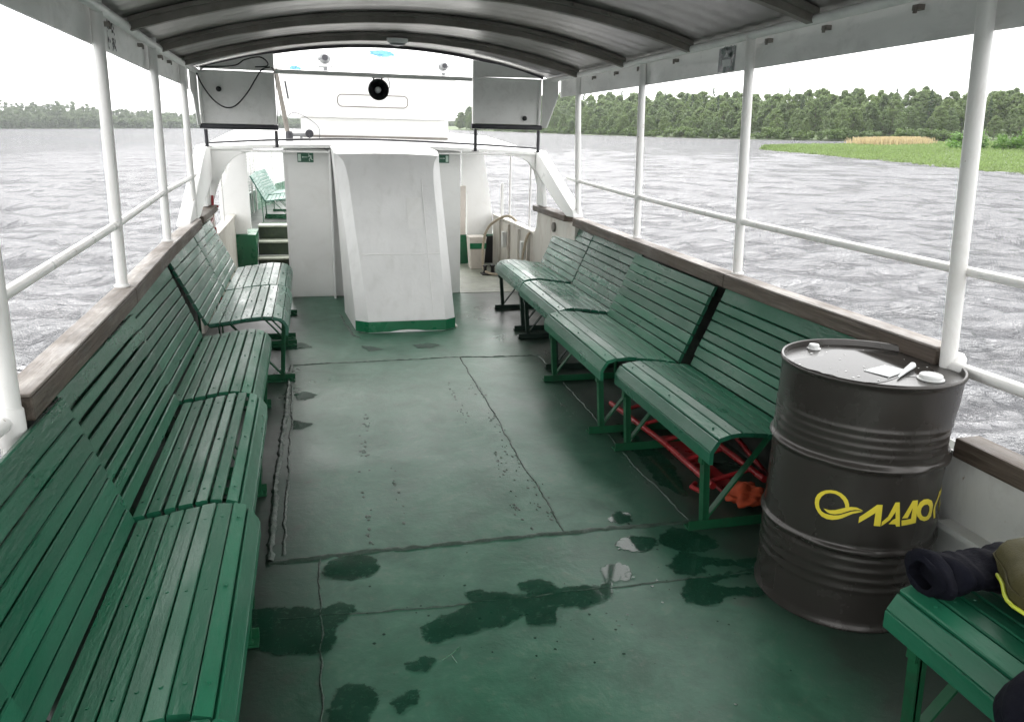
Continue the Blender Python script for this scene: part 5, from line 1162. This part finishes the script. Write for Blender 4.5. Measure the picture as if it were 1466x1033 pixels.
n = 9000; pts = np.stack([rg.triangular(47, 53, 61, n), rg.normal(112.5, 2.2, n), np.full(n, .2)], 1); pts[:, 1] += (pts[:, 0] - 52) * .72
v, f = blades(rg, pts, .95, .07)
o = bpy.data.objects.new('dry_reeds', np_mesh('dry_reeds', v, f, [M['reed']])); C.objects.link(o); o.matrix_world = ENV; o['label'] = 'strip of dry tan reeds at the back of the grassy spit'; o['category'] = 'reeds'; struct(o, 'stuff')
SHB = [shrub(400 + i, 'leaf_bright', 2.8) for i in range(3)]
for (x, y, w), lb in zip([(52.6, 92.5, 1.15), (55.8, 90, .9), (57.0, 86, 1.5), (60.5, 83.5, 1.6), (55.5, 78.5, 1.3), (62, 79, 1.7), (54.5, 73.0, 1.2)],
                         ['rounded bright green bush on the spit left of the nearest right post', 'lower bright bush on the spit hidden behind the nearest right post'] + ['bright green bush of the thicket at the right edge of the grassy spit'] * 5):
    o = new_tree('willow_bush', SHB[int(x) % 3], lb, 'bright bushes on the grassy spit', 'bush'); place(o, x, y, .1, x, (w, w, w * .95))

# ------------------------------------------------------------------ camera, sky, sun
cam = bpy.data.cameras.new('camera'); co = bpy.data.objects.new('camera', cam); C.objects.link(co)
co.matrix_world = Matrix.Translation(CAM) @ Matrix((r2, u2, -fw)).transposed().to_4x4()
cam.sensor_width = 36; cam.lens = 36 * 1104.36 / 1466; cam.clip_start = .05; cam.clip_end = 20000
sc = bpy.context.scene; sc.camera = co
w = bpy.data.worlds.new('World'); sc.world = w; w.use_nodes = True; nt_ = w.node_tree; bg = nt_.nodes['Background']
EL, AZ = math.radians(44), math.radians(3)
sky = nt_.nodes.new('ShaderNodeTexSky'); sky.sky_type = 'NISHITA'; sky.sun_disc = False; sky.sun_elevation = EL; sky.sun_rotation = AZ; sky.dust_density = 4; sky.air_density = 1.0
hs = nt_.nodes.new('ShaderNodeHueSaturation'); hs.inputs['Saturation'].default_value = .12
nt_.links.new(sky.outputs[0], hs.inputs['Color'])
mx = nt_.nodes.new('ShaderNodeMix'); mx.data_type = 'RGBA'; mx.inputs['Factor'].default_value = .65; mx.inputs['B'].default_value = (8.9, 8.85, 8.75, 1)   # closed cloud cover
nt_.links.new(hs.outputs[0], mx.inputs['A']); nt_.links.new(mx.outputs['Result'], bg.inputs['Color']); bg.inputs['Strength'].default_value = .15
sun = bpy.data.lights.new('sun', 'SUN'); sun.energy = .55; sun.angle = math.radians(28); sun.color = (1, .97, .92)
so_ = bpy.data.objects.new('sun', sun); C.objects.link(so_)
sd = Vector((math.sin(AZ) * math.cos(EL), math.cos(AZ) * math.cos(EL), math.sin(EL))); so_.rotation_euler = sd.to_track_quat('Z', 'Y').to_euler(); so_.location = (0, 0, 30)
sc.view_settings.view_transform = 'Standard'; sc.view_settings.look = 'None'; sc.view_settings.gamma = 1; sc.view_settings.exposure = 1.65

# thin river haze over the whole scene
hz = MB(); hz.box((-2500, -1500, -45), (2500, 3500, 90)); hzm = bpy.data.materials.new('haze_air'); hzm.use_nodes = True; hn = hzm.node_tree
hn.nodes.remove(hn.nodes['Principled BSDF']); pv = hn.nodes.new('ShaderNodeVolumePrincipled'); pv.inputs['Density'].default_value = .00022; pv.inputs['Color'].default_value = (.9, .93, .97, 1)
hn.links.new(pv.outputs[0], hn.nodes['Material Output'].inputs['Volume'])
struct(hz.build('haze', hzm), 'stuff')
